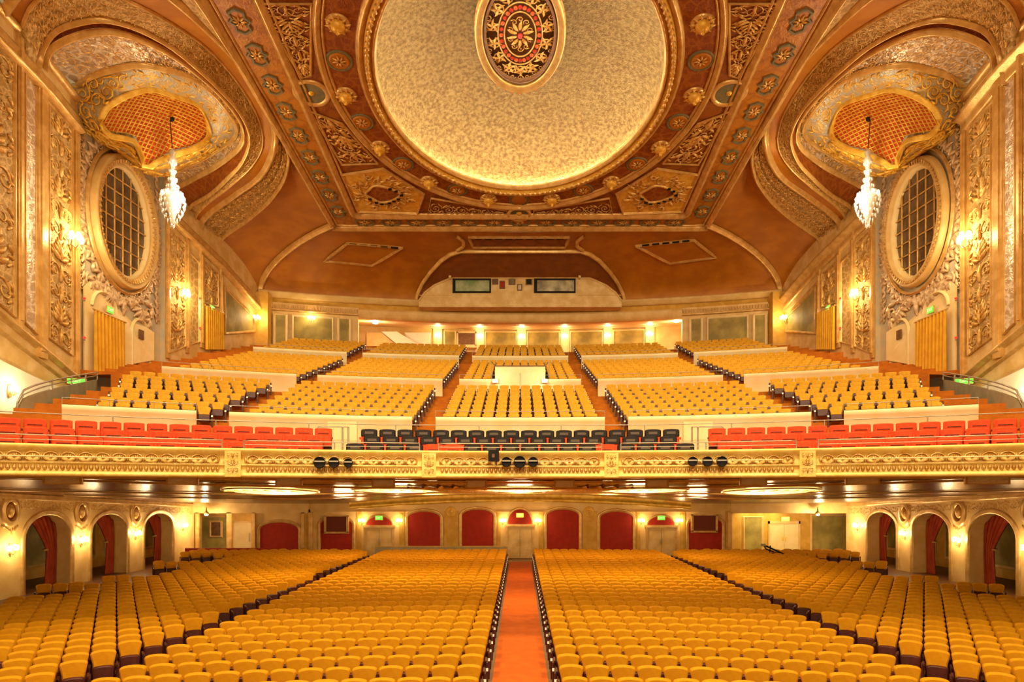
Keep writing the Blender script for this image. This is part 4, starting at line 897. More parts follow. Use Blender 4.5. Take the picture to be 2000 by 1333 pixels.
    def ordered(P, n=64):
        Q = sorted([(ang(p), p) for p in P], key=lambda q: q[0]); out = []
        for k in range(n):
            a = -math.pi + 2 * math.pi * k / n; j = 0
            while j < len(Q) and Q[j][0] < a: j += 1
            A = Q[j - 1]; B = Q[j % len(Q)]; da = (B[0] - A[0]) % (2 * math.pi); t = ((a - A[0]) % (2 * math.pi)) / max(1e-6, da); out.append(A[1].lerp(B[1], min(1, t)))
        return out
    IN, OUT = ordered(latD), ordered(r5)
    rows = []
    for i in range(6):
        t = i / 5; rows.append([M(a.lerp(b, t) + bn(a) * .18 * math.sin(math.pi * t), s) for a, b in zip(IN, OUT)])
    mat('bay_ornament_ground', (.60, .42, .16), .45, .2, (.46, .44, .36), 2.2, .8, 6, 'leaf') if 'bay_ornament_ground' not in MAT else 0
    MB().grid(rows, 0, True, True).build('bay_ground', MAT['bay_ornament_ground'], vt)
    m = MB(); q = 0
    for k in range(0, 64, 2):
        for t_ in ((.3, .72) if (IN[k] - OUT[k]).length > 1.6 else (.5,)):
            c = IN[k].lerp(OUT[k], t_); nn = bn(c); U = (OUT[k] - IN[k]).normalized(); V = (IN[(k + 2) % 64].lerp(OUT[(k + 2) % 64], t_) - IN[k - 2].lerp(OUT[k - 2], t_)); V = (V - U * V.dot(U)).normalized(); nn = U.cross(V).normalized(); nn = nn if nn.dot(bn(c)) > 0 else -nn; rr = min(.5, (IN[k] - OUT[k]).length * .18 + .08); q += 1
            f = lambda u, v: (M(c + U * u + V * v + nn * .12, s), M(nn, s))
            relief(m, [spiral(0, 0, rr, 1.5, q, 1 if q % 2 else -1, 14, .15)] + [leaf(rr * math.cos(a), rr * math.sin(a), a + .8, rr * .8, .8) for a in (q, q + 1.6, q + 3.2, q + 4.7)], f)
    m.build('bay_scrolls', gilt_y, vt)['kind'] = 'stuff'
    MB().sweep([M(p, s) for p in latD], crown(.12, .24), [M(bn(p), s) for p in latD], close=True).build('lattice_rim', gilt_y, vt)
    nl = len(IN); 
    # lattice ribs: two families of thin bars across the ground
    pxl = [(CX + F * p.x / p.y, CY - F * (p.z - EYE) / p.y) for p in latD]
    def inside(x, y):
        c = False; n = len(pxl)
        for i in range(n):
            (x1, y1), (x2, y2) = pxl[i], pxl[i - 1]
            if (y1 > y) != (y2 > y) and x < (x2 - x1) * (y - y1) / (y2 - y1) + x1: c = not c
        return c
    cpx, cpy = 305, 245
    def pxy(p): return CX + F * p.x / p.y, CY - F * (p.z - EYE) / p.y
    def lat3(x, y, dz=0.0):
        q = max(0, 1 - ((x - 302) / 105) ** 2 - ((y - 248) / 75) ** 2); p = vault_px(x, y); p.z += .35 * q + dz; return p
    rows = []
    for i in range(10):
        rows.append([])
        for a in IN: ax, ay = pxy(a); f_ = max(.001, i / 9); p = lat3(lerp(cpx, ax, f_), lerp(cpy, ay, f_), .04); rows[-1].append(M(p, s))
    MB().grid(rows, 0, True, True).build('lattice_ground', lattice_m, vt)
    m = MB()
    for dx_, dy_, sp in ((.50, -.87, 8.0), (.95, .30, 7.2)):
        for k in range(-26, 27):
            ox, oy = 302 - dy_ * k * sp, 248 + dx_ * k * sp; run = []
            for j_ in range(-36, 37):
                x, y = ox + dx_ * j_ * 4, oy + dy_ * j_ * 4
                if inside(x, y): run.append(M(lat3(x, y, -.04), s))
                else:
                    if len(run) > 1: m.tube(run, .036, 4)
                    run = []
            if len(run) > 1: m.tube(run, .036, 4)
    m.build('lattice_bars', gilt_y, vt)['kind'] = 'stuff'
    # ---- wall cornice
    m = MB(); Yf = onwall(85, 165).y
    for a, b, off in ((18, YS0, 0), (YS1, 51.2, 0)):
        P = [wp(s, lerp(a, b, k / 20), ctz(lerp(a, b, k / 20))) for k in range(21)]
        m.sweep(P, [(-.45, 0), (-.42, .12), (-.3, .16), (-.1, .1), (.1, .14), (.2, .36), (.36, .44), (.42, .3), (.45, 0)], (-s, 0, 0))
        if a < 20: m.sweep([p + Vector((0, 0, 1.2)) for p in P], [(-.2, 0), (-.15, .2), (.1, .3), (.2, 0)], (-s, 0, 0))
        else: m.sweep([p + Vector((0, 0, -1.1)) for p in P], [(-.09, 0), (-.05, .08), (.06, .1), (.1, 0)], (-s, 0, 0))
    m.build('trim_' + ('16' if s < 0 else '17'), gilt)['kind'] = 'structure'
    # ---- panels
    def wpanel(corners, label, gmat, orn=True, name='carved_wall_panel', frame=.09, cat='wall panel'):
        # corners in photograph order: top-left, top-right, bottom-right, bottom-left (left wall)
        P = [onwall(x, y) for x, y in corners]; P = [Vector((-Xw(p.y) , p.y, p.z)) for p in P]
        t = empty(name); tag(t, label, cat); Q = [M(p + Vector((.04, 0, 0)), s) for p in P]
        MB().prism(Q, (s * .03, 0, 0)).build('ground', gmat, t)
        MB().sweep([M(p + Vector((.03, 0, 0)), s) for p in P], crown(frame, frame * 1.1), (-s, 0, 0), close=True, smooth=False).build('frame', gilt, t)
        if orn:
            tl, tr, br, bl = P; f0, L, Wd, N = quadmap(bl, tl, tr, br)
            def fn(u, v): q = f0(u, v)[0]; return M(q + Vector((.06, 0, 0)), s), Vector((-s, 0, 0))
            i_ = .06; mm = MB(); relief(mm, candelabra(L, Wd), fn, 4, 1.15); mm.build('relief', relg, t)['kind'] = 'stuff'
        return t
    wpanel([(-60, 40), (26, 115), (26, 620), (-60, 545)], f'tall carved foliage panel at the outer edge of the {nm} wall', relb)
    wpanel([(46, 145), (70, 172), (70, 655), (46, 630)], f'narrow silvery damask panel beside the outer carved one, {nm} wall', silver, False)
    wpanel([(93, 205), (138, 250), (138, 695), (93, 660)], f'tall carved foliage panel behind the sconce beside the oval window bay, {nm} wall', relb)
    wpanel([(329, 447), (360, 475), (360, 677), (329, 690)], f'tall carved panel with a sconce, just behind the window bay, {nm} wall', relb)
    wpanel([(368, 495), (388, 515), (388, 668), (368, 674)], f'plain narrow gilt panel between sconce panel and rear curtain, {nm} wall', relb, False)
    wpanel([(397, 508), (424, 535), (424, 600), (397, 592)], f'short carved panel over the rear curtained doorway, {nm} wall', relb)
    wpanel([(437, 562), (495, 620), (495, 648), (437, 652)], f'green landscape mural with a sloping top at the rear of the {nm} wall', mural, False, 'landscape_mural', .12)
    for x, w, y0, y1 in ((36, .16, 60, 640), (79, .30, 160, 700), (147, .16, 250, 745), (326, .16, 425, 700), (364, .14, 460, 690), (392, .2, 490, 680), (430, .14, 530, 665)):
        a, b = onwall(x, y0), onwall(x, y1); m = MB(); m.box(s * Xw(a.y), s * (Xw(a.y) - .14), a.y - w, a.y + w, b.z, a.z + .2); m.box(s * Xw(a.y), s * (Xw(a.y) - .2), a.y - w * .5, a.y + w * .5, b.z + .3, a.z - .3); m.build('pilaster', gilt)['kind'] = 'structure'
    # ---- the oval window
    oc = Vector((-21.5, 36.35, 18.72)); OW, OH = 1.98, 2.86
    win = empty('oval_window'); tag(win, f'tall oval window with a gilt lattice of muntins and a heavy ornate frame, {nm} wall', 'window')
    def ob_(off, u, v): return M(Vector((off - Xb(oc.y + u), oc.y + u, oc.z + v)), s)
    def op(a, kx=1, kz=1, off=0, du=0, dz=0): return ob_(off, (OW + du) * math.cos(a) * kx, (OH + dz) * math.sin(a) * kz)
    E = [2 * math.pi * k / 56 for k in range(56)]
    E2 = E
    def clip(poly):
        cl = [(OW * .98 * math.cos(a), OH * .98 * math.sin(a)) for a in E[::1]]
        for i in range(len(cl)):
            (x1, y1), (x2, y2) = cl[i], cl[(i + 1) % len(cl)]; out = []
            for j in range(len(poly)):
                P_, Q_ = poly[j - 1], poly[j]; d1 = (x2 - x1) * (P_[1] - y1) - (y2 - y1) * (P_[0] - x1); d2 = (x2 - x1) * (Q_[1] - y1) - (y2 - y1) * (Q_[0] - x1)
                if d1 * d2 < 0: t = d1 / (d1 - d2); out.append((P_[0] + (Q_[0] - P_[0]) * t, P_[1] + (Q_[1] - P_[1]) * t))
                if d2 >= 0: out.append(Q_)
            poly = out
            if len(poly) < 3: return []
        return poly
    NX, NZ = 6, 8
    for i in range(NX):
        for j in range(NZ):
            u0, u1 = -OW + 2 * OW * i / NX, -OW + 2 * OW * (i + 1) / NX; v0, v1 = -OH + 2 * OH * j / NZ, -OH + 2 * OH * (j + 1) / NZ
            c = clip([(u0 + .03, v0 + .03), (u1 - .03, v0 + .03), (u1 - .03, v1 - .03), (u0 + .03, v1 - .03)])
            if len(c) < 3: continue
            MB().prism([ob_(.04, u, v) for u, v in c], (s * .03, 0, 0)).build('pane', glassm, win)
    m = MB()
    for i in range(1, NX):
        u = -OW + 2 * OW * i / NX; h = OH * math.sqrt(1 - (u / OW) ** 2); m.tube([ob_(.08, u, -h), ob_(.08, u, h)], .055, 4)
    m.build('upright_muntins', gilt, win)
    m = MB()
    for j in range(1, NZ):
        v = -OH + 2 * OH * j / NZ; h = OW * math.sqrt(1 - (v / OH) ** 2); m.tube([ob_(.1, -h, v), ob_(.1, h, v)], .045, 4)
    m.build('cross_muntins', gilt, win)
    MB().sweep([op(a, 1, 1, .12, .05, .05) for a in E], [(-.12, -.12), (-.1, .12), (0, .2), (.12, .1), (.16, -.1)], (-s, 0, 0), close=True).build('inner_frame', cream_l, win)
    MB().sweep([op(a, 1, 1, .22, .34, .34) for a in E], [(-.2, -.1), (-.16, .16), (-.04, .22), (.1, .14), (.2, .3), (.28, .2), (.3, -.2)], (-s, 0, 0), close=True).build('outer_frame', cream, win)
    m = MB()
    for k in range(70):
        a = 2 * math.pi * k / 70; m.tube([op(a, 1, 1, .42, .16, .16), op(a, 1, 1, .46, .34, .34)], [.04, .08], 5)
    m.build('egg_beading', gilt, win)['kind'] = 'stuff'
    MB().sweep([op(a, 1, 1, .1, .82, .85) for a in E], crown(.08, .16), (-s, 0, 0), close=True).build('ribbon_moulding', gilt, win)
    m = MB(); rnd = random.Random(5 + 0)
    def bfn(u, v): return ob_(.06, u, v), Vector((-s, 0, 0))
    for k in range(40):
        a = 2 * math.pi * k / 40; u, v = (OW + 1.05) * math.cos(a), (OH + 1.1) * math.sin(a)
        if abs(u) > 3.15: u = math.copysign(3.0, u)
        rr = .26 + .12 * rnd.random()
        relief(m, [spiral(u, v, rr, 1.3, a * 2, 1 if k % 2 else -1, 12, .2)] + [leaf(u, v, a + q - 1, .6, .8, .2) for q in (0, 1.2, 2.2)], bfn, 5)
    for k in range(90):                       # hanging garlands and rocaille under the window
        u = rnd.uniform(-3.0, 3.2); v = -OH - .9 - rnd.random() * (1.2 + 1.0 * max(0, u + .6))
        pp = ob_(.06, u, v); qx = 1016 - abs(F * pp.x / pp.y); qy = CY - F * (pp.z - EYE) / pp.y
        if qy > 546 + (qx - 168) * .66 or qx > 318: continue
        relief(m, [spiral(u, v, .2 + .2 * rnd.random(), 1.2, rnd.random() * 6, rnd.choice((-1, 1)), 11, .24)] + [leaf(u, v, rnd.uniform(2, 4.4) + 1, .7, rnd.uniform(-1, 1), .2) for q in range(3)], bfn, 5)
    for k in range(46):                       # upright edge borders of the bay and the crest up to the lattice
        v = -4.5 + k * .2; sd = -3.05 if k % 2 else 3.1
        relief(m, [spiral(sd, v, .2, 1.2, k, 1 if k % 4 < 2 else -1, 10, .25), leaf(sd, v, 1.57 + .5 * (-1) ** k, .5, .5, .2)], bfn, 5)
    for k in range(22):
        u = rnd.uniform(-2.6, 1.4); v = OH + .9 + rnd.random() * .9; relief(m, [spiral(u, v, .32, 1.3, rnd.random() * 6, rnd.choice((-1, 1)), 12, .2), leaf(u, v, rnd.uniform(0, 3), .8, 1, .2)], bfn, 5)
    m.build('rocaille', mat('rocaille_' + nm, (.80, .62, .38), .4, .25, (.56, .36, .18), 4, .4, 14), bay)['kind'] = 'stuff'
    # cream shell niche wall under the window
    nb = empty('niche_screen'); tag(nb, f'pale arched plaster screen with two blind arches under the oval window, {nm} wall', 'wall screen')
    P = [onwall(x, y, -.08) for x, y in ((168, 560), (178, 550), (200, 560), (222, 590), (240, 610), (262, 630), (290, 640), (304, 650), (304, 704), (168, 728))]
    MB().prism([M(p, s) for p in P], (s * .06, 0, 0)).build('screen', cream_l, nb)
    m = MB()
    for (xa, xc, ya, yb_, ytop) in ((180, 228, 620, 640, 572), (257, 300, 690, 700, 625)):
        A, B = onwall(xa, 640, -.04), onwall(xc, 640, -.04); T_ = onwall((xa + xc) / 2, ytop, -.04); Pp = []
        zs = T_.z - .9 if xa < 200 else T_.z - .9
        for k in range(15):
            a = math.pi * k / 14; Pp.append(M(Vector((A.x, lerp(A.y, B.y, .5 - .5 * math.cos(a)), zs + .9 * math.sin(a))), s))
        if xa > 200: Pp = [Pp[0] - Vector((0, 0, 2.1))] + Pp + [Pp[-1] - Vector((0, 0, 2.3))]
        m.sweep(Pp, crown(.09, .12), (-s, 0, 0))
    m.build('arch_mouldings', cream_l, nb)
    p = onwall(277, 654, -.02); q = M(p, s); MB().box(q.x - .03, q.x + .03, q.y - .22, q.y + .22, q.z - .25, q.z + .25).build('vent', brown, nb)
    # curtains in doorways
    for (xa, xc, yt, ybt, lab, off) in ((175, 235, 606, 726, f'pleated mustard curtain in the doorway under the oval window, {nm} wall', .22), (395, 430, 598, 683, f'pleated mustard curtain in the rear doorway of the {nm} wall', .22)):
        A, B = onwall(xa, yt, off), onwall(xc, yt, off); zt = A.z; zbm = onwall(xa, ybt, off).z; zb2 = onwall(xc, ybt + (3 if xa < 300 else 0), off).z
        t = empty('door_curtain'); tag(t, lab, 'curtain'); rows = []
        for j in range(9):
            rows.append([])
            for k in range(145):
                f = k / 144; Y = lerp(A.y, B.y, f); X = -(Xw(Y) - off) + .15 * math.sin(f * 2 * math.pi * 9 + .6 * math.sin(f * 9)) * (.7 + .3 * j / 8)
                rows[-1].append(M(Vector((X, Y, lerp(zt, lerp(zbm, zb2, f), j / 8))), s))
        MB().grid(rows).build('cloth', gold_d, t)
        MB().tube([M(Vector((A.x + .02, A.y - .1, zt + .03)), s), M(Vector((B.x + .02, B.y + .1, zt + .03)), s)], .05, 8).build('rail', gilt, t)
    for x, y, dn in ((206, 608, 'under the oval window'), (408, 604, 'over the rear curtain')):
        p = M(onwall(x, y - 2, .24), s); sg = exit_sign(p, R(90) * (1 if s < 0 else -1), f'green exit sign {dn}, {nm} wall', exit_m, .5, .28)
    for x, y, pw, lab, kk in ((136, 470, 230, 'large bright sconce beside the oval window bay', 1.7), (355, 577, 170, 'bright sconce on the carved panel behind the window bay', 1.5)):
        p = M(onwall(x, y, .05), s); sconce(p, (-s, 0, 0), f'{lab}, {nm} wall', pw, kk)
    p = M(Vector((-19.25, 49.6, 16.9)), s); sconce(p, (-s, -.6, 0), f'sconce on the dark corner pier at the rear of the {nm} wall', 60, 1.1)
    m = MB(); a = M(Vector((-19.7, 50.1, 13.2)), s); b = M(Vector((-18.5, 50.9, 18.8)), s); m.box(min(a.x, b.x), max(a.x, b.x), 50.0, 51.2, 13.2, 19.0); m.build('corner_pier', ochre)['kind'] = 'structure'
    # red indicator lamps on the bay edge
    for x, y in ((160, 583), (160, 660), (387, 583), (387, 641)):
        p = M(onwall(x, y, .12), s); t = empty('indicator_lamp', p); tag(t, f"small red indicator lamp, {'upper' if y < 600 else 'lower'} one {'beside the front curtain' if x < 200 else 'beside the rear curtain'}, {nm} wall", 'lamp')
        MB().lathe((0, 0, 0), [(0, -.07), (.06, -.04), (.07, .03), (0, .07)], 8).build('lens', bronze_l, t); MB().lathe((0, 0, -.1), [(0, -.04), (.05, -.03), (.04, .03)], 8).build('holder', chrome, t)
    # ---- chandelier
    c = M(atX(337, 398, 17.0), s); zt = M(lat3(332, 238, -.18), s); t = empty('crystal_chandelier', c); tag(t, f'glittering crystal chandelier hanging from the lattice vault, {nm} side', 'chandelier')
    MB().tube([(0, 0, 2.6), (zt.x - c.x, zt.y - c.y, zt.z - c.z)], .025, 5).build('chain', bronze, t)
    for q in (-.12, .12): MB().lathe((zt.x - c.x + q, zt.y - c.y, zt.z - c.z), [(0, -.12), (.09, -.08), (.1, .06), (0, .12)], 10).build('ceiling_hook', black, t)
    MB().lathe((0, 0, 0), [(.03, 2.7), (.16, 2.5), (.1, 2.3), (.22, 2.1), (.12, 1.8), (.12, 1.2), (.2, .7), (.44, .35), (.48, .25), (.44, .2), (.22, -.4), (.05, -1.0), (0, -1.05)], 18).build('glass_body', crystal, t)
    m = MB()
    for (rr, zz, nn) in ((.17, 2.0, 10), (.15, 1.6, 10), (.19, 1.2, 12), (.27, .85, 14), (.4, .55, 16), (.54, .3, 18), (.57, .05, 18), (.53, -.18, 16), (.45, -.42, 14), (.35, -.64, 11), (.22, -.84, 8), (.09, -1.08, 4)):
        for k in range(nn):
            a = 2 * math.pi * (k + .5 * (nn % 4)) / nn; m.lathe((rr * math.cos(a), rr * math.sin(a), zz), [(0, -.14), (.05, 0), (0, .07)], 4, smooth=False)
    m.build('crystal_drops', crystal, t)['kind'] = 'stuff'
    for k in range(8):
        a = 2 * math.pi * k / 8; p = (.48 * math.cos(a), .48 * math.sin(a)); MB().tube([(0, 0, .25), (p[0] * .7, p[1] * .7, .1), (p[0], p[1], .3)], .02, 5).build('arm', gilt, t)
        MB().lathe((p[0], p[1], .42), [(0, -.1), (.06, -.04), (.05, .06), (0, .12)], 8).build('candle_bulb', bulb, t)
    for k in range(4): MB().lathe((0, 0, 2.1 - k * .45), [(0, -.1), (.09, -.02), (0, .12)], 8).build('inner_bulb', bulb, t)
    lamp('POINT', 'chandelier_lamp', c + Vector((-s * .9, -.2, .2)), 700, (1, .80, .5), .5)
    # ---- vomitory at the front end of the balcony: raked mouldings, bright stair, curved parapet
    m = MB()
    for y0, y1, h in ((615, 742, .16), (648, 762, .10)):
        P = [LW(s, lerp(-80, 152, k / 12), lerp(y0 - (y1 - y0) * .53, y1, k / 12) , 0) for k in range(13)]; m.sweep(P, crown(h, h * 1.4), (-s, 0, 0))
    m.build('trim_' + ('18' if s < 0 else '19'), gilt)['kind'] = 'structure'
    P = [onwall(x, y, .05) for x, y in ((-80, 590), (152, 757), (176, 765), (176, 720), (152, 745), (60, 700))]
    A = [onwall(x, y, .12) for x, y in ((-80, 650), (0, 706), (60, 735), (108, 756), (150, 775))]; 
    m = MB(); Q = [M(p, s) for p in A]; m.prism(Q[::1] + [M(onwall(150, 830, .12), s), M(onwall(-80, 830, .12), s)], (s * .02, 0, 0)); m.build('wall_' + nm + '_stair', white_l)['kind'] = 'structure'
    p = M(onwall(10, 764, .2), s); sconce(p, (-s, 0, 0), f'lit sconce inside the white stair opening at the front of the {nm} balcony', 60, 1.0)
    t = empty('stair_parapet'); tag(t, f'curved grey parapet with steel rail round the stair opening, front {nm} of the balcony', 'parapet')
    PP = [(34, 806, 17.9), (44, 784, 17.8), (70, 771, 17.9), (110, 759, 18.3), (150, 750, 19.0), (190, 742, 20.2)]
    top = cr([atX(x, y, X) for x, y, X in PP], 18); rows = [[M(p, s) for p in top], [M(p - Vector((0, 0, 1.6)), s) for p in top]]
    MB().grid(rows).grid([[p + Vector((s * .25, .1, 0)) for p in r_] for r_ in rows]).grid([rows[0], [p + Vector((s * .25, .1, 0)) for p in rows[0]]]).build('wall_body', greyw, t)
    m = MB(); rl = [M(p + Vector((0, 0, .35)), s) for p in top]; m.tube(rl, .035, 6); m.tube([p - Vector((0, 0, .16)) for p in rl], .025, 6)
    for k in (0, 5, 9, 13, 17): m.tube([rl[k], rl[k] - Vector((0, 0, .36))], .035, 6)
    m.build('rail', chrome, t)
    exit_sign(M(atX(150, 745, 20.6), s), R(20) * -s, f'green exit sign low on the stair opening, front {nm} of the balcony', exit_m, .75, .22)
# ================================================================ BALCONY
def thlim(rho, X=21.6): return math.asin(min(X / rho, .97))
TREADS = [(22.95, 23.45, 5.0)]
LOGE = [(23.9, 5.0), (24.85, 5.30), (25.8, 5.60)]
T1 = [(31.2 + .86 * i, 6.81 + .30 * i) for i in range(8)]
T2 = [(41.3 + 1.0 * i, 10.0 + .306 * i) for i in range(9)]
T3 = [(50.9 + 1.08 * i, 13.15 + .36 * i) for i in range(6)]
prof = [(22.95, 4.97), (22.95, 5.0), (24.35, 5.0), (24.35, 5.3), (25.3, 5.3), (25.3, 5.6), (26.35, 5.6), (26.35, 5.75), (30.0, 5.75), (30.0, 6.3), (30.4, 6.3), (30.4, 6.81)]
for r, z in T1: prof += [(r + .42, z), (r + .42, z + .3)]
prof += [(38.3, 9.21), (40.5, 9.21), (40.5, 10.0)]
for r, z in T2: prof += [(r + .5, z), (r + .5, z + .306)]
prof += [(50.2, 12.754), (50.2, 13.15)]
for r, z in T3: prof += [(r + .54, z), (r + .54, z + .36)]
prof += [(63.2, 15.31)]
rows = []
for r, z in prof:
    L = thlim(r, min(21.6, max(17.9, math.sqrt(max(0, r * r - 35.5 ** 2))))); rows.append([pol(r, lerp(-L, L, k / 60), z) for k in range(61)])
MB().grid(rows, 0, False).build('balcony_floor', carpet2)['kind'] = 'structure'
# half steps in the four stepped aisles
AIS = [(-4.15, -3.35), (3.35, 4.15), (-11.55, -10.65), (10.65, 11.55)]
m = MB()
for x0, x1 in AIS:
    for tier, d in ((T1, .86), (T2, 1.0), (T3, 1.08)):
        for r, z in tier:
            r0 = r + (.42 if d == .86 else .5 if d == 1 else .54) - d * .5
            a = [pol(r0, math.asin(x / r0), z + .15) for x in (x0, x1)]; b = [pol(r0 + d * .5, math.asin(x / r0), z + .15) for x in (x0, x1)]
            m.add([a[0] - Vector((0, 0, .15)), a[1] - Vector((0, 0, .15)), a[0], a[1], b[0], b[1]], [(0, 1, 3, 2), (2, 3, 5, 4)])
m.build('aisle_steps', carpet2)['kind'] = 'structure'
# front of the balcony
bf = empty('balcony_parapet'); tag(bf, 'long curved gilt balcony front with interlaced circle relief across the hall', 'balcony front')
FR = 22.8; TL = math.asin(18.5 / FR); zb0, zt0 = 4.90, 5.62
def arcs(segs, th0, th1, n): return [[pol(r, lerp(th0, th1, k / n), z) for k in range(n + 1)] for r, z in segs]
MB().grid(arcs([(23.3, 4.86), (22.9, 4.84), (22.72, 4.88), (22.74, 4.95), (22.80, 4.99), (22.80, 5.16), (22.74, 5.18), (22.74, 5.2), (22.82, 5.22), (22.82, 5.46), (22.74, 5.49), (22.70, 5.55), (22.66, 5.60), (22.70, 5.64), (23.1, 5.64), (23.1, 5.0)], -TL, TL, 120)).build('parapet_body', fgilt, bf)
PIL = [-math.atan2((1016 - x) / F * circ(x, FR), circ(x, FR) - RC) for x in (455, 838)]; PIL = sorted(PIL + [-p for p in PIL])
def ff(u, v): th = u / FR; return pol(22.79, th, v), Vector((-math.sin(th), -math.cos(th), 0))
cuts = [-TL] + PIL + [TL]
for i in range(5):
    a, b = cuts[i] * FR + .32, cuts[i + 1] * FR - .32; n = round((b - a) / .36); m = MB()
    for k in range(n):
        u = a + (b - a) * (k + .5) / n; c = [(u + .155 * math.cos(q), 5.34 + .115 * math.sin(q), .022) for q in [2 * math.pi * j / 10 for j in range(11)]]
        ls = [c, leaf(u, 5.30, 1.57, .12, 0, .25), leaf(u - .18, 5.26, 1.57, .16, .3, .2), leaf(u, 5.34, .3, .1, 2, .25)]
        for j in range(3): ls.append(leaf(u + (j - 1) * .12, 5.01, 1.57, .15, .25 * (-1) ** j, .3))
        relief(m, ls, ff, 4, 1.1)
    m.build('circle_relief', relg, bf)['kind'] = 'stuff'
    m = MB(); P = [ff(a + (b - a) * k / 24, 5.20)[0] for k in range(25)] ; N_ = [ff(a + (b - a) * k / 24, 0)[1] for k in range(25)]
    m.sweep(P, crown(.025, .05), N_); m.build('panel_moulding', gilt, bf)
    pipe = [ff(a + .3 + (b - a - .6) * k / 24, 5.33)[0] + ff(a + (b - a) * k / 24, 0)[1] * .2 for k in range(25)]
    t = empty('lighting_pipe', pipe[12]); tag(t, f"thin pale lighting pipe along the balcony front, {('far left', 'left', 'middle', 'right', 'far right')[i]} section", 'pipe')
    m = MB(); m.tube([p - pipe[12] for p in pipe], .016, 5)
    for k in (2, 12, 22): m.tube([pipe[k] - pipe[12], pipe[k] - pipe[12] - N_[k] * .2], .014, 4)
    m.build('tube', cream_l, t)
for th in PIL:
    c = pol(22.74, th, 5.25); T_ = Vector((math.cos(th), -math.sin(th), 0)); N_ = Vector((-math.sin(th), -math.cos(th), 0))
    m = MB(); q = [c + T_ * a + N_ * b + Vector((0, 0, z)) for z in (-.38, .38) for a, b in ((-.2, -.1), (.2, -.1), (.2, .06), (-.2, .06))]; m.hexa(q)
    m.build('pilaster', fgilt, bf); m = MB(); relief(m, candelabra(.6, .3), lambda u, v: (c + T_ * (v - .15) + Vector((0, 0, u - .3)) + N_ * .065, N_), 4, 1.2); m.build('pilaster_relief', relg, bf)['kind'] = 'stuff'
for x, y, r, nm in ((624, 904, 11.5, 'left group, biggest, outer'), (652, 904, 10.5, 'left group, middle'), (680, 905, 9, 'left group, smallest, inner'), (989, 903, 10, 'middle group, left'), (1015, 903, 12, 'middle group, centre and biggest'),
                    (1041, 903, 10, 'middle group, right'), (1353, 902, 9.5, 'right group, inner'), (1382, 902, 10, 'right group, middle'), (1410, 902, 10.5, 'right group, outer')):
    Y = circ(x, 22.5); p = at(x, y, Y); th = math.atan2(p.x, Y - RC); rr = r / F * Y; t = empty('stage_light', p, -th); tag(t, f'black drum stage light on the balcony front: {nm}', 'stage light', None)
    MB().lathe((0, 0, 0), [(0, .22), (rr * .7, .22), (rr, .1), (rr, -.06), (rr * .9, -.1), (rr * .86, -.04)], 18, ax='y').build('drum', black, t)
    MB().lathe((0, 0, 0), [(rr * .86, -.04), (0, -.02)], 18, ax='y').build('lens', black, t)
    MB().box(-rr * .85, rr * .85, -.09, -.06, .01, .05).build('barn_bar', chrome, t)
p = at(964, 891, circ(964, 22.3)); t = empty('hanging_monitor', p); tag(t, 'small black square box with a dim red mark on the balcony rail', 'monitor'); w = 10.5 / F * p.y
MB().box(-w, w, 0, .16, -w, w).build('case', black, t); MB().box(-w * .3, w * .2, -.01, 0, -w * .3, w * .35).build('red_mark', brown, t); MB().tube([(w * .5, .05, -w), (w * .5, .05, -w - .12)], .015, 5).build('cable', black, t)
# rails on the balcony front
for i in range(5):
    a, b = cuts[i] + .012, cuts[i + 1] - .012; t = empty('front_rail'); tag(t, f"twin-bar steel safety rail on top of the balcony front, {('far left', 'left', 'middle', 'right', 'far right')[i]} section", 'rail')
    top = [pol(22.86, lerp(a, b, k / 24), 5.86) for k in range(25)]; m = MB()
    m.tube([top[0] - Vector((0, 0, .24))] + top + [top[-1] - Vector((0, 0, .24))], .016, 6); m.build('top_bar', chrome, t)
    MB().tube([p - Vector((0, 0, .11)) for p in top], .010, 5).build('lower_bar', chrome, t)
    for k in (0, 12, 24): MB().tube([top[k], top[k] - Vector((0, 0, .26))], .018, 6).build('post', chrome, t)
# rail of the cross aisle behind the boxes
t = empty('cross_aisle_rail'); tag(t, 'steel rail along the cross aisle behind the front balcony boxes', 'rail'); P = [pol(26.5, lerp(-.80, .80, k / 60), 6.72) for k in range(61)]
MB().tube(P, .016, 6).build('top_bar', chrome, t)
for k in range(0, 61, 4): MB().tube([P[k], P[k] - Vector((0, 0, 1.0))], .018, 5).build('post', chrome, t)
# parapets in front of the seating blocks
def parapet(rho, X0, X1, z0, z1, label, rails=True, ledge=.34):
    t = empty('block_parapet'); tag(t, label, 'parapet'); n = 16; a, b = math.asin(X0 / rho), math.asin(X1 / rho)
    body = MB().grid(arcs([(rho, z0), (rho, z1 - .2), (rho - .03, z1 - .18), (rho - .04, z1 - .03), (rho - .02, z1), (rho + .14, z1), (rho + .14, z0)], a, b, n))
    for th in (a, b): body.add([pol(rho, th, z0), pol(rho, th, z1), pol(rho + .14, th, z1), pol(rho + .14, th, z0)], [(0, 1, 2, 3)])
    body.build('wall_body', frame_w, t)
    MB().grid(arcs([(rho + .0, z1 + .015), (rho + ledge, z1 + .015), (rho + ledge, z1 - .3)], a, b, n), 0, False).build('ledge', brown, t)
    MB().grid(arcs([(rho - .012, z0 + .0), (rho - .012, z0 + .10)], a, b, n), 0, False).build('skirting', cream, t)
    if rails:
        m = MB(); P = [pol(rho + .1, lerp(a, b, k / 12), z1 + .24) for k in range(13)]; m.tube(P, .014, 5); m.build('rail', chrome, t)
        for k in (0, 4, 8, 12): MB().tube([P[k], P[k] - Vector((0, 0, .26))], .012, 5).build('post', chrome, t)
BL = [(-3.3, 3.3, 'centre'), (-10.6, -4.2, 'left of centre'), (4.2, 10.6, 'right of centre'), (-15.2, -11.6, 'far left'), (11.6, 15.2, 'far right')]
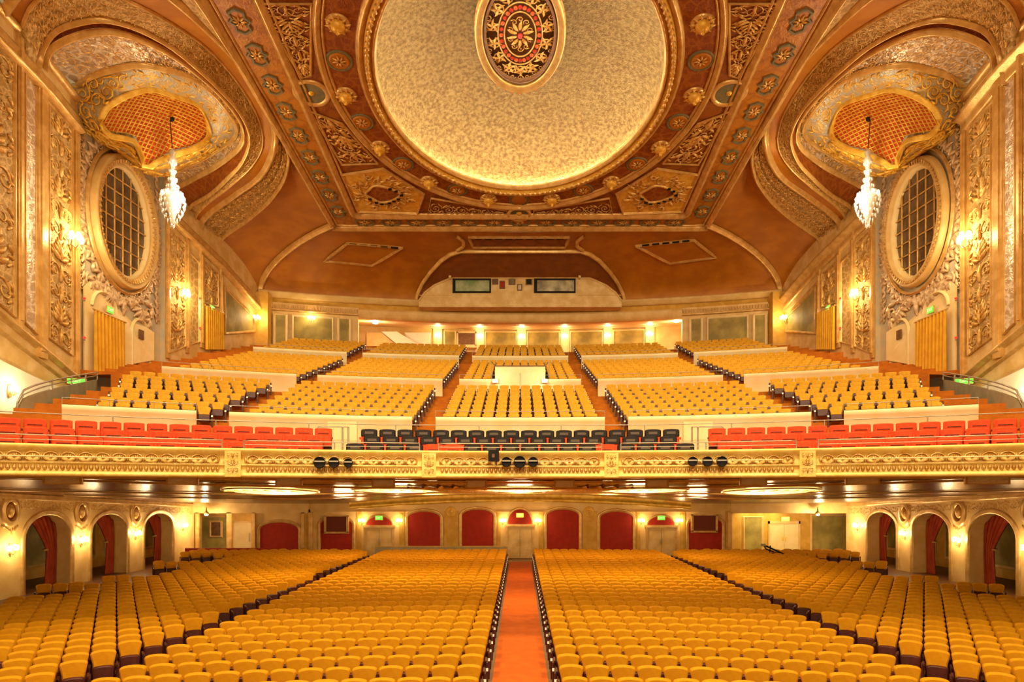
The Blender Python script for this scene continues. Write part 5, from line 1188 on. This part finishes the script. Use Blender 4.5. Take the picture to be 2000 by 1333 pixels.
for a, b, nm in BL:
    for (rho, z0, z1, tn, ex) in ((29.8, 5.75, 7.35, 'lowest', 0), (40.1, 9.2, 10.5, 'middle', 2.2), (50.0, 12.4, 13.7, 'top', 2.0)):
        A, B = (a - (ex if nm == 'far left' else 0)), (b + (ex if nm == 'far right' else 0)); parapet(rho, A, B, z0, z1, f'cream parapet before the {tn} yellow seat tier, {nm} block')
# control box in the centre of the middle tier
t = empty('control_box', (0, 37.0, 9.9)); tag(t, 'white raised control box with a steel rail in the centre of the middle tier', 'control box')
MB().box(-1.36, 1.36, 0, 2.9, -.7, 1.27).build('body', frame_w, t); MB().box(-1.42, 1.42, -.04, 2.94, 1.27, 1.33).build('cap', brown, t)
m = MB(); m.tube([(-1.55, 0, .6), (-1.55, 0, 1.55), (-1.4, 3, 1.75), (1.4, 3, 1.75), (1.55, 0, 1.55), (1.55, 0, .6)], .025, 6); m.tube([(0, -.1, -1.9), (0, -.1, .9)], .03, 6); m.build('rail', chrome, t)
for x, nm in ((967, 'left'), (1064, 'right')):
    p = at(x, 744, 36.7); q = empty('step_lamp', p); tag(q, f'small bright lamp at the {nm} foot of the white control box', 'lamp'); MB().box(-.12, .12, 0, .08, -.07, .07).build('lens', lamp_w, q); MB().box(-.15, .15, .03, .1, -.1, .1).build('housing', chrome, q)
    lamp('POINT', 'step_lamp_light', p + Vector((0, -.4, 0)), 18, (1, .85, .5), .08)
# entry boxes at both ends of the black seats
for s, nm in ((-1, 'left'), (1, 'right')):
    a = .5 * (638 + 696); Y = 24.4; x0, x1 = (at(640, 0, Y).x, at(697, 0, Y).x); x0, x1 = (x0, x1) if s < 0 else (-x1, -x0)
    t = empty('entry_box', ((x0 + x1) / 2, Y, 5.7)); tag(t, f'cream entry box with steel posts between the red and black seats, {nm}', 'entry box'); w = (x1 - x0) / 2
    MB().box(-w, w, 0, .15, -.6, 1.25).build('panel', cream_l, t); MB().box(-w, w, -.9, 0, -.7, -.38).build('step', gilt_y, t)
    for u in (-w, w - .2 if s < 0 else w, -w + .2 if s > 0 else w):
        MB().tube([(u, -1.2, -.4), (u, -1.2, .95)], .03, 6).build('post', chrome, t)
    MB().tube([(-w, -1.2, .95), (w, -1.2, .95)], .022, 5).build('rail', chrome, t)

# ================================================================ SEATS
def pad(m, outline, y0, y1, lean=0.0, inset=.035, puff=.03, mi=0):
    # outline (x, z); front at y0, back at y1 (y1 > y0); lean shifts y with height
    n = len(outline); cx_ = sum(p[0] for p in outline) / n; cz_ = sum(p[1] for p in outline) / n
    def yy(y, z): return y + lean * (z - outline[0][1])
    ins = [(cx_ + (x - cx_) * (1 - inset / .25), cz_ + (z - cz_) * (1 - inset / .25)) for x, z in outline]
    r = [[(x, yy(y1, z), z) for x, z in outline], [(x, yy(y0 + puff, z), z) for x, z in outline], [(x, yy(y0, z), z) for x, z in ins]]
    m.grid(r, mi, True, True); o = len(m.v); m.add(r[2], [tuple(range(n))[::-1]], mi, True); m.add(r[0], [tuple(range(n))], mi)
    return m
def out_round(w, z0, z1, cr_, n=8, rc=.07):
    h = w / 2; hl = h - .045 if w < .51 and z1 > .8 else h; pts = [(-hl + .02, z0), (hl - .02, z0), (hl, z0 + .03), (hl, z0 + (z1 - z0) * .5)]
    for k in range(n + 1):
        a = k / n; x = h * math.cos(math.pi * a); pts.append((x, z1 - cr_ + cr_ * math.sin(math.pi * a) ** .75))
    pts.append((-hl, z0 + (z1 - z0) * .5)); pts.append((-hl, z0 + .03)); return pts
def seat_parts(style):
    P = {}
    if style == 'orch':
        P['backrest'] = (pad(MB(), out_round(.505, .36, .93, .075), .10, .20, .16), seaty)
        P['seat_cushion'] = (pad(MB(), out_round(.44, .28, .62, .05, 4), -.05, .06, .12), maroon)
        for sg in (-1, 1): P['armrest' + ('' if sg < 0 else ' ')] = (MB().box(sg * .262 - .020, sg * .262 + .020, -.20, .14, .63, .665).box(sg * .262 - .016, sg * .262 + .016, -.02, .14, 0, .63), dark)
        P['base_frame'] = (MB().box(-.24, .24, .12, .16, .30, .38).box(-.24, .24, .02, .06, .30, .34), dark)
    elif style == 'balc':
        P['backrest'] = (pad(MB(), out_round(.48, .40, .86, .045, 6), .10, .18, .14), seaty2)
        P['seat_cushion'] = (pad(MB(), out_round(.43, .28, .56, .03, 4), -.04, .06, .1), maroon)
        for sg in (-1, 1): P['armrest' + ('' if sg < 0 else ' ')] = (MB().box(sg * .257 - .022, sg * .257 + .022, -.16, .16, .58, .62).box(sg * .257 - .016, sg * .257 + .016, 0, .15, 0, .58), black)
    elif style == 'red':
        P['backrest'] = (pad(MB(), out_round(.545, .40, .92, .03, 6), .12, .24, .12), seatr)
        P['seat_cushion'] = (pad(MB(), out_round(.52, .30, .46, .02, 4), -.30, .14, 0), seatr)
        for sg in (-1, 1): P['armrest' + ('' if sg < 0 else ' ')] = (MB().box(sg * .283 - .018, sg * .283 + .018, -.22, .14, .56, .60), dark)
        P['seam'] = (MB().box(-.17, .17, .135, .17, .74, .752), dark)
        P['base_frame'] = (MB().box(-.27, .27, -.1, .2, 0, .30), dark)
    else:
        P['backrest'] = (pad(MB(), out_round(.52, .34, .70, .03, 4), .11, .22, .12), seatr); P['backrest_cover'] = (pad(MB(), out_round(.53, .66, .92, .05, 6), .12, .27, .12), black)
        P['seat_cushion'] = (pad(MB(), out_round(.52, .34, .48, .02, 4), -.30, .14, 0), seatr)
        P['cover_label'] = (MB().box(-.14, .14, .125, .16, .75, .83), MAT['cover_grey'])
        for sg in (-1, 1): P['armrest' + ('' if sg < 0 else ' ')] = (MB().box(sg * .283 - .018, sg * .283 + .018, -.22, .14, .56, .62), seatr)
        P['base_frame'] = (MB().box(-.27, .27, -.1, .2, 0, .34), dark)
    return P
mat('cover_grey', (.09, .065, .04), .6)
def end_panel():
    m = MB(); m.box(-.022, .022, -.22, .22, 0, .62); return m
ENDP = end_panel().mesh('end_panel', dark)
LAMP = MB().box(-.03, .03, -.25, -.215, .44, .50).mesh('aisle_lamp', lamp_w)
PROT = {}
for st in ('orch', 'balc', 'red', 'blk'): PROT[st] = [(k.strip(), v[0].mesh(k.strip(), v[1])) for k, v in seat_parts(st).items()]
_O = 'first second third fourth fifth sixth seventh eighth ninth tenth eleventh twelfth thirteenth fourteenth fifteenth sixteenth seventeenth eighteenth nineteenth twentieth'.split()
_N = 'one two three four five six seven eight nine ten eleven twelve thirteen fourteen fifteen sixteen seventeen eighteen nineteen twenty'.split()
numw = lambda n: _N[n - 1] if n <= 20 else 'twenty-' + _N[n - 21]
ordn = lambda n: _O[n - 1] if n <= 20 else 'twenty-' + _O[n - 21]
ordn_ = lambda n: f"{n}{'th' if 10 <= n % 100 <= 20 else {1: 'st', 2: 'nd', 3: 'rd'}.get(n % 10, 'th')}"
NAMES = {'orch': 'theatre_chair', 'balc': 'balcony_chair', 'red': 'red_box_chair', 'blk': 'covered_box_chair'}
def place(st, x, y, z, rz, label, group, end=0, lampy=False):
    o = bpy.data.objects.new(NAMES[st], None); COL.objects.link(o); o.location = (x, y, z); o.rotation_euler = (0, 0, rz); o.empty_display_size = .1
    o['label'] = label; o['category'] = 'seat'; o['group'] = group
    for nm, me in PROT[st]:
        c = bpy.data.objects.new(nm, me); COL.objects.link(c); c.parent = o
    if end:
        c = bpy.data.objects.new('end_panel', ENDP); COL.objects.link(c); c.parent = o; c.location = (end * .285, 0, 0)
        if lampy: d = bpy.data.objects.new('aisle_lamp', LAMP); COL.objects.link(d); d.parent = o; d.location = (end * .285, 0, 0)
    return o
def mass(name, st, seats, label, group, cat='seat'):
    # all the smaller, farther seats of a kind joined into one object
    V = []; Fs = []; Ms = []; mats = []; o = 0; pv = []; pf = []; pm = []
    for nm, me in PROT[st]:
        mt = me.materials[0]
        if mt not in mats: mats.append(mt)
        b = len(pv); pv += [tuple(v.co) for v in me.vertices]; pf += [tuple(i + b for i in p.vertices) for p in me.polygons]; pm += [mats.index(mt)] * len(me.polygons)
    for ex, mt in ((ENDP, dark), (LAMP, lamp_w)):
        if mt not in mats: mats.append(mt)
    ev = np.array([v.co for v in ENDP.vertices]); ef = [tuple(p.vertices) for p in ENDP.polygons]; lv = np.array([v.co for v in LAMP.vertices]); lf = [tuple(p.vertices) for p in LAMP.polygons]
    pv = np.array(pv)
    def put_(arr, fc, mi_, x, y, z, rz, dx=0):
        nonlocal o
        c, s_ = math.cos(rz), math.sin(rz); A = arr.copy(); A[:, 0] += dx; B = np.empty_like(A); B[:, 0] = A[:, 0] * c - A[:, 1] * s_ + x; B[:, 1] = A[:, 0] * s_ + A[:, 1] * c + y; B[:, 2] = A[:, 2] + z
        V.append(B); Fs.extend([tuple(i + o for i in f) for f in fc]); Ms.extend(mi_ if isinstance(mi_, list) else [mi_] * len(fc)); o += len(A)
    for (x, y, z, rz, end, lp) in seats:
        put_(pv, pf, pm, x, y, z, rz)
        if end:
            put_(ev, ef, mats.index(dark), x, y, z, rz, end * .285)
            if lp: put_(lv, lf, mats.index(lamp_w), x, y, z, rz, end * .285)
    me = bpy.data.meshes.new(name); me.from_pydata(np.concatenate(V).tolist(), [], Fs)
    for mt in mats: me.materials.append(mt)
    me.polygons.foreach_set('material_index', Ms); me.polygons.foreach_set('use_smooth', [True] * len(Ms) if False else [False] * len(Ms)); me.update()
    ob = bpy.data.objects.new(name, me); COL.objects.link(ob); tag(ob, label, cat, group, 'stuff'); return ob
def inframe(x, y, z):
    px, py = CX + F * x / y, CY - F * (z - EYE) / y; return -15 < px < 2015 and -20 < py < 1350
# orchestra centre blocks
SE = []                                      # (size, x, y, z, rz, end, lamp, block, row, n)
for k in range(33):
    Yc = 12.0 + .9 * k; r = Yc + 18
    for s, nm in ((-1, 'left centre'), (1, 'right centre')):
        for j in range(14):
            X = .78 + .525 * (j + .5); th = math.asin(X / r); x, y = s * X, r * math.cos(th) - 18
            SE.append((x, y, 0.0, -s * th, (-s if j == 0 else s if j == 13 else 0), j == 0, nm, k, j + 1))
A30 = R(30.7); dX, dY = math.sin(A30), math.cos(A30)
for s, nm in ((-1, 'far left'), (1, 'far right')):
    for k in range(-6, 48):
        ox, oy = 8.9 + dX * .80 * k, 12.5 + dY * .80 * k; j = 0; cnt = 0
        # walk the row outwards from the slanting aisle: e = (dY, -dX)
        t0 = math.ceil((9.0 - ox) / (dY * .525))
        for j in range(t0, t0 + 44):
            X, Y = ox + dY * .525 * j, oy - dX * .525 * j
            if X < 8.95: continue
            if Y < 10.8 or Y > 41.0: continue
            lim = 16.9 if Y < 23.6 else 15.5
            ok = X < lim or (25.4 < Y < 26.3 and X < 18.2) or (27.8 < Y < 28.6 and X < 17.2) or (33.2 < Y < 34.2 and X < 18.4) or (Y > 38.4 and X < 19.2)
            if not ok: continue
            cnt += 1; SE.append((s * X, Y, 0.0, -s * A30, (-s if cnt == 1 else 0), False, nm, k + 6, cnt))
SE = [q for q in SE if inframe(q[0], q[1], .9)]
# rows renumbered from the bottom edge of the picture
for nm in ('left centre', 'right centre', 'far left', 'far right'):
    pass
rk = {}
for q in SE: rk.setdefault(q[6], set()).add(q[7])
rk = {n: {v: i + 1 for i, v in enumerate(sorted(vs))} for n, vs in rk.items()}
SE.sort(key=lambda q: q[1])
for q in SE[:300]:
    x, y, z, rz, end, lp, nm, k, n = q; al = 'central carpet' if 'centre' in nm else 'slanting aisle'
    place('orch', x, y, z, rz, f"mustard velvet seat, {nm} block, row {numw(rk[nm][k])} from the front, {ordn(n)} from the {al}", 'mustard seats of the main floor', end, lp)
mass('theatre_chairs', 'orch', [(q[0], q[1], q[2], q[3], q[4], q[5]) for q in SE[300:]], 'the many farther mustard velvet seats of the main floor', 'mustard seats of the main floor')
# low wall behind the left centre block, stanchion at the aisle head
t = empty('low_wall', ((xb(733, 42) - .78) / 2, 41.9, 0)); tag(t, 'low olive wall behind the last row of the left centre block', 'low wall'); w = (-.78 - xb(733, 42)) / 2
MB().box(-w, w, 0, .1, 0, .98).build('wall_body', greyw, t); MB().box(-w - .02, w + .02, -.03, .13, .98, 1.02).build('cap', ochre, t)
# yellow balcony seats
BS = []
TI = [('lowest', T1), ('middle', T2), ('top', T3)]
for tn, T in TI:
    for k, (r, z) in enumerate(T):
        for a, b, nm in BL:
            ex = {'lowest': .35 * k * .9, 'middle': 2.2, 'top': 2.0}[tn]
            A, B = a - (ex if nm == 'far left' else 0), b + (ex if nm == 'far right' else 0)
            ta, tb = math.asin(A / r), math.asin(B / r); n = int((tb - ta) * r / .535); off = ((tb - ta) - n * .535 / r) / 2
            for j in range(n):
                th = ta + off + (j + .5) * .535 / r; x, y = r * math.sin(th), RC + r * math.cos(th)
                if tn == 'middle' and k < 3 and abs(x) < 1.75: continue
                if abs(x) > Xw(y) - .5: continue
                if tn == 'top' and nm == 'right of centre' and False: continue
                inner = 0
                if j == 0: inner = -1
                if j == n - 1: inner = 1
                if nm == 'centre': m_ = j + 1
                elif 'left' in nm: m_ = n - j
                else: m_ = j + 1
                BS.append((x, y, z, -th, inner, inner != 0, tn, nm, k + 1, m_))
BS = [q for q in BS if inframe(q[0], q[1], q[2] + .8)]
BS.sort(key=lambda q: q[1])
for q in BS[:300]:
    x, y, z, rz, end, lp, tn, nm, k, n = q
    fr = 'from the left' if nm == 'centre' else 'from its inner aisle'
    place('balc', x, y, z, rz, f"yellow balcony seat, {tn} tier, {nm} block, row {numw(k)}, {ordn(n)} {fr}", 'yellow seats of the balcony', end, lp)
mass('balcony_chairs', 'balc', [(q[0], q[1], q[2], q[3], q[4], q[5]) for q in BS[300:]], 'the farther yellow seats rising to the rear of the balcony', 'yellow seats of the balcony')
# box seats on the balcony front
for k, (r, z) in enumerate(LOGE):
    rn = ('front', 'middle', 'rear')[k]
    nb_ = 17 + (1 if k != 1 else 0)
    for j in range(nb_):
        th = (j - (nb_ - 1) / 2) * .585 / r; x, y = r * math.sin(th), RC + r * math.cos(th)
        px_ = CX + F * x / y
        if k == 0 and (826 < px_ < 908 or 1160 < px_ < 1216): place('red', x, y, z, -th, f'uncovered red box seat in the front row among black covers, {ordn(j + 1)} from the left', 'black-covered seats of the balcony front'); continue
        place('blk', x, y, z, -th, f'black-covered box seat with red cushion, {rn} row, {ordn(j + 1)} from the left', 'black-covered seats of the balcony front')
    for s, nm in ((-1, 'left'), (1, 'right')):
        j = 0; th = math.asin(6.35 / r)
        while True:
            x, y = r * math.sin(th), RC + r * math.cos(th)
            if F * x / y > 1030 or x > 16: break
            j += 1; place('red', s * x, y, z, -s * th, f'red velvet box seat on the {nm}, {rn} row, {ordn(j)} from the entry box', 'red seats of the balcony front'); th += .60 / r
# wheelchair-like dark trolley among the right rear seats
p = at(1500, 1092, 40); t = empty('folded_stand', (p.x, 38.8, 0)); tag(t, 'dark folded metal stand lying across the right rear seats', 'stand')
m = MB(); m.tube([(-.7, 0, 1.35), (.1, .1, 1.0), (.6, 0, .75)], .05, 6); m.tube([(-.3, 0, 1.3), (-.3, .1, .85), (.2, 0, .9)], .04, 6); m.tube([(-.7, 0, 1.35), (-.5, .1, 1.1), (-.1, 0, .95)], .04, 6); m.build('folded_legs', black, t)
m = MB(); m.box(.45, .7, -.1, .1, .68, .82); m.box(-.8, -.6, -.1, .1, 1.28, 1.42); m.build('foot', chrome, t)
for i, (x0, x1, Y) in enumerate(((362, 527, 41.2),)):
    a, b = at(x0, 0, Y).x, at(x1, 0, Y).x; t = empty('dark_bench_rail', ((a + b) / 2, Y, 0)); tag(t, 'long dark rail-backed bench behind the far left seats, near the rear recess', 'bench')
    w = (b - a) / 2; MB().box(-w, w, -.05, .05, .55, .95).build('backrest', redp, t)
    for k in range(8): MB().box(lerp(-w, w, k / 7) - .04, lerp(-w, w, k / 7) + .04, -.3, .05, 0, .6).build('leg', dark, t)
    MB().box(-w, w, -.4, -.02, .4, .47).build('seat', dark, t)
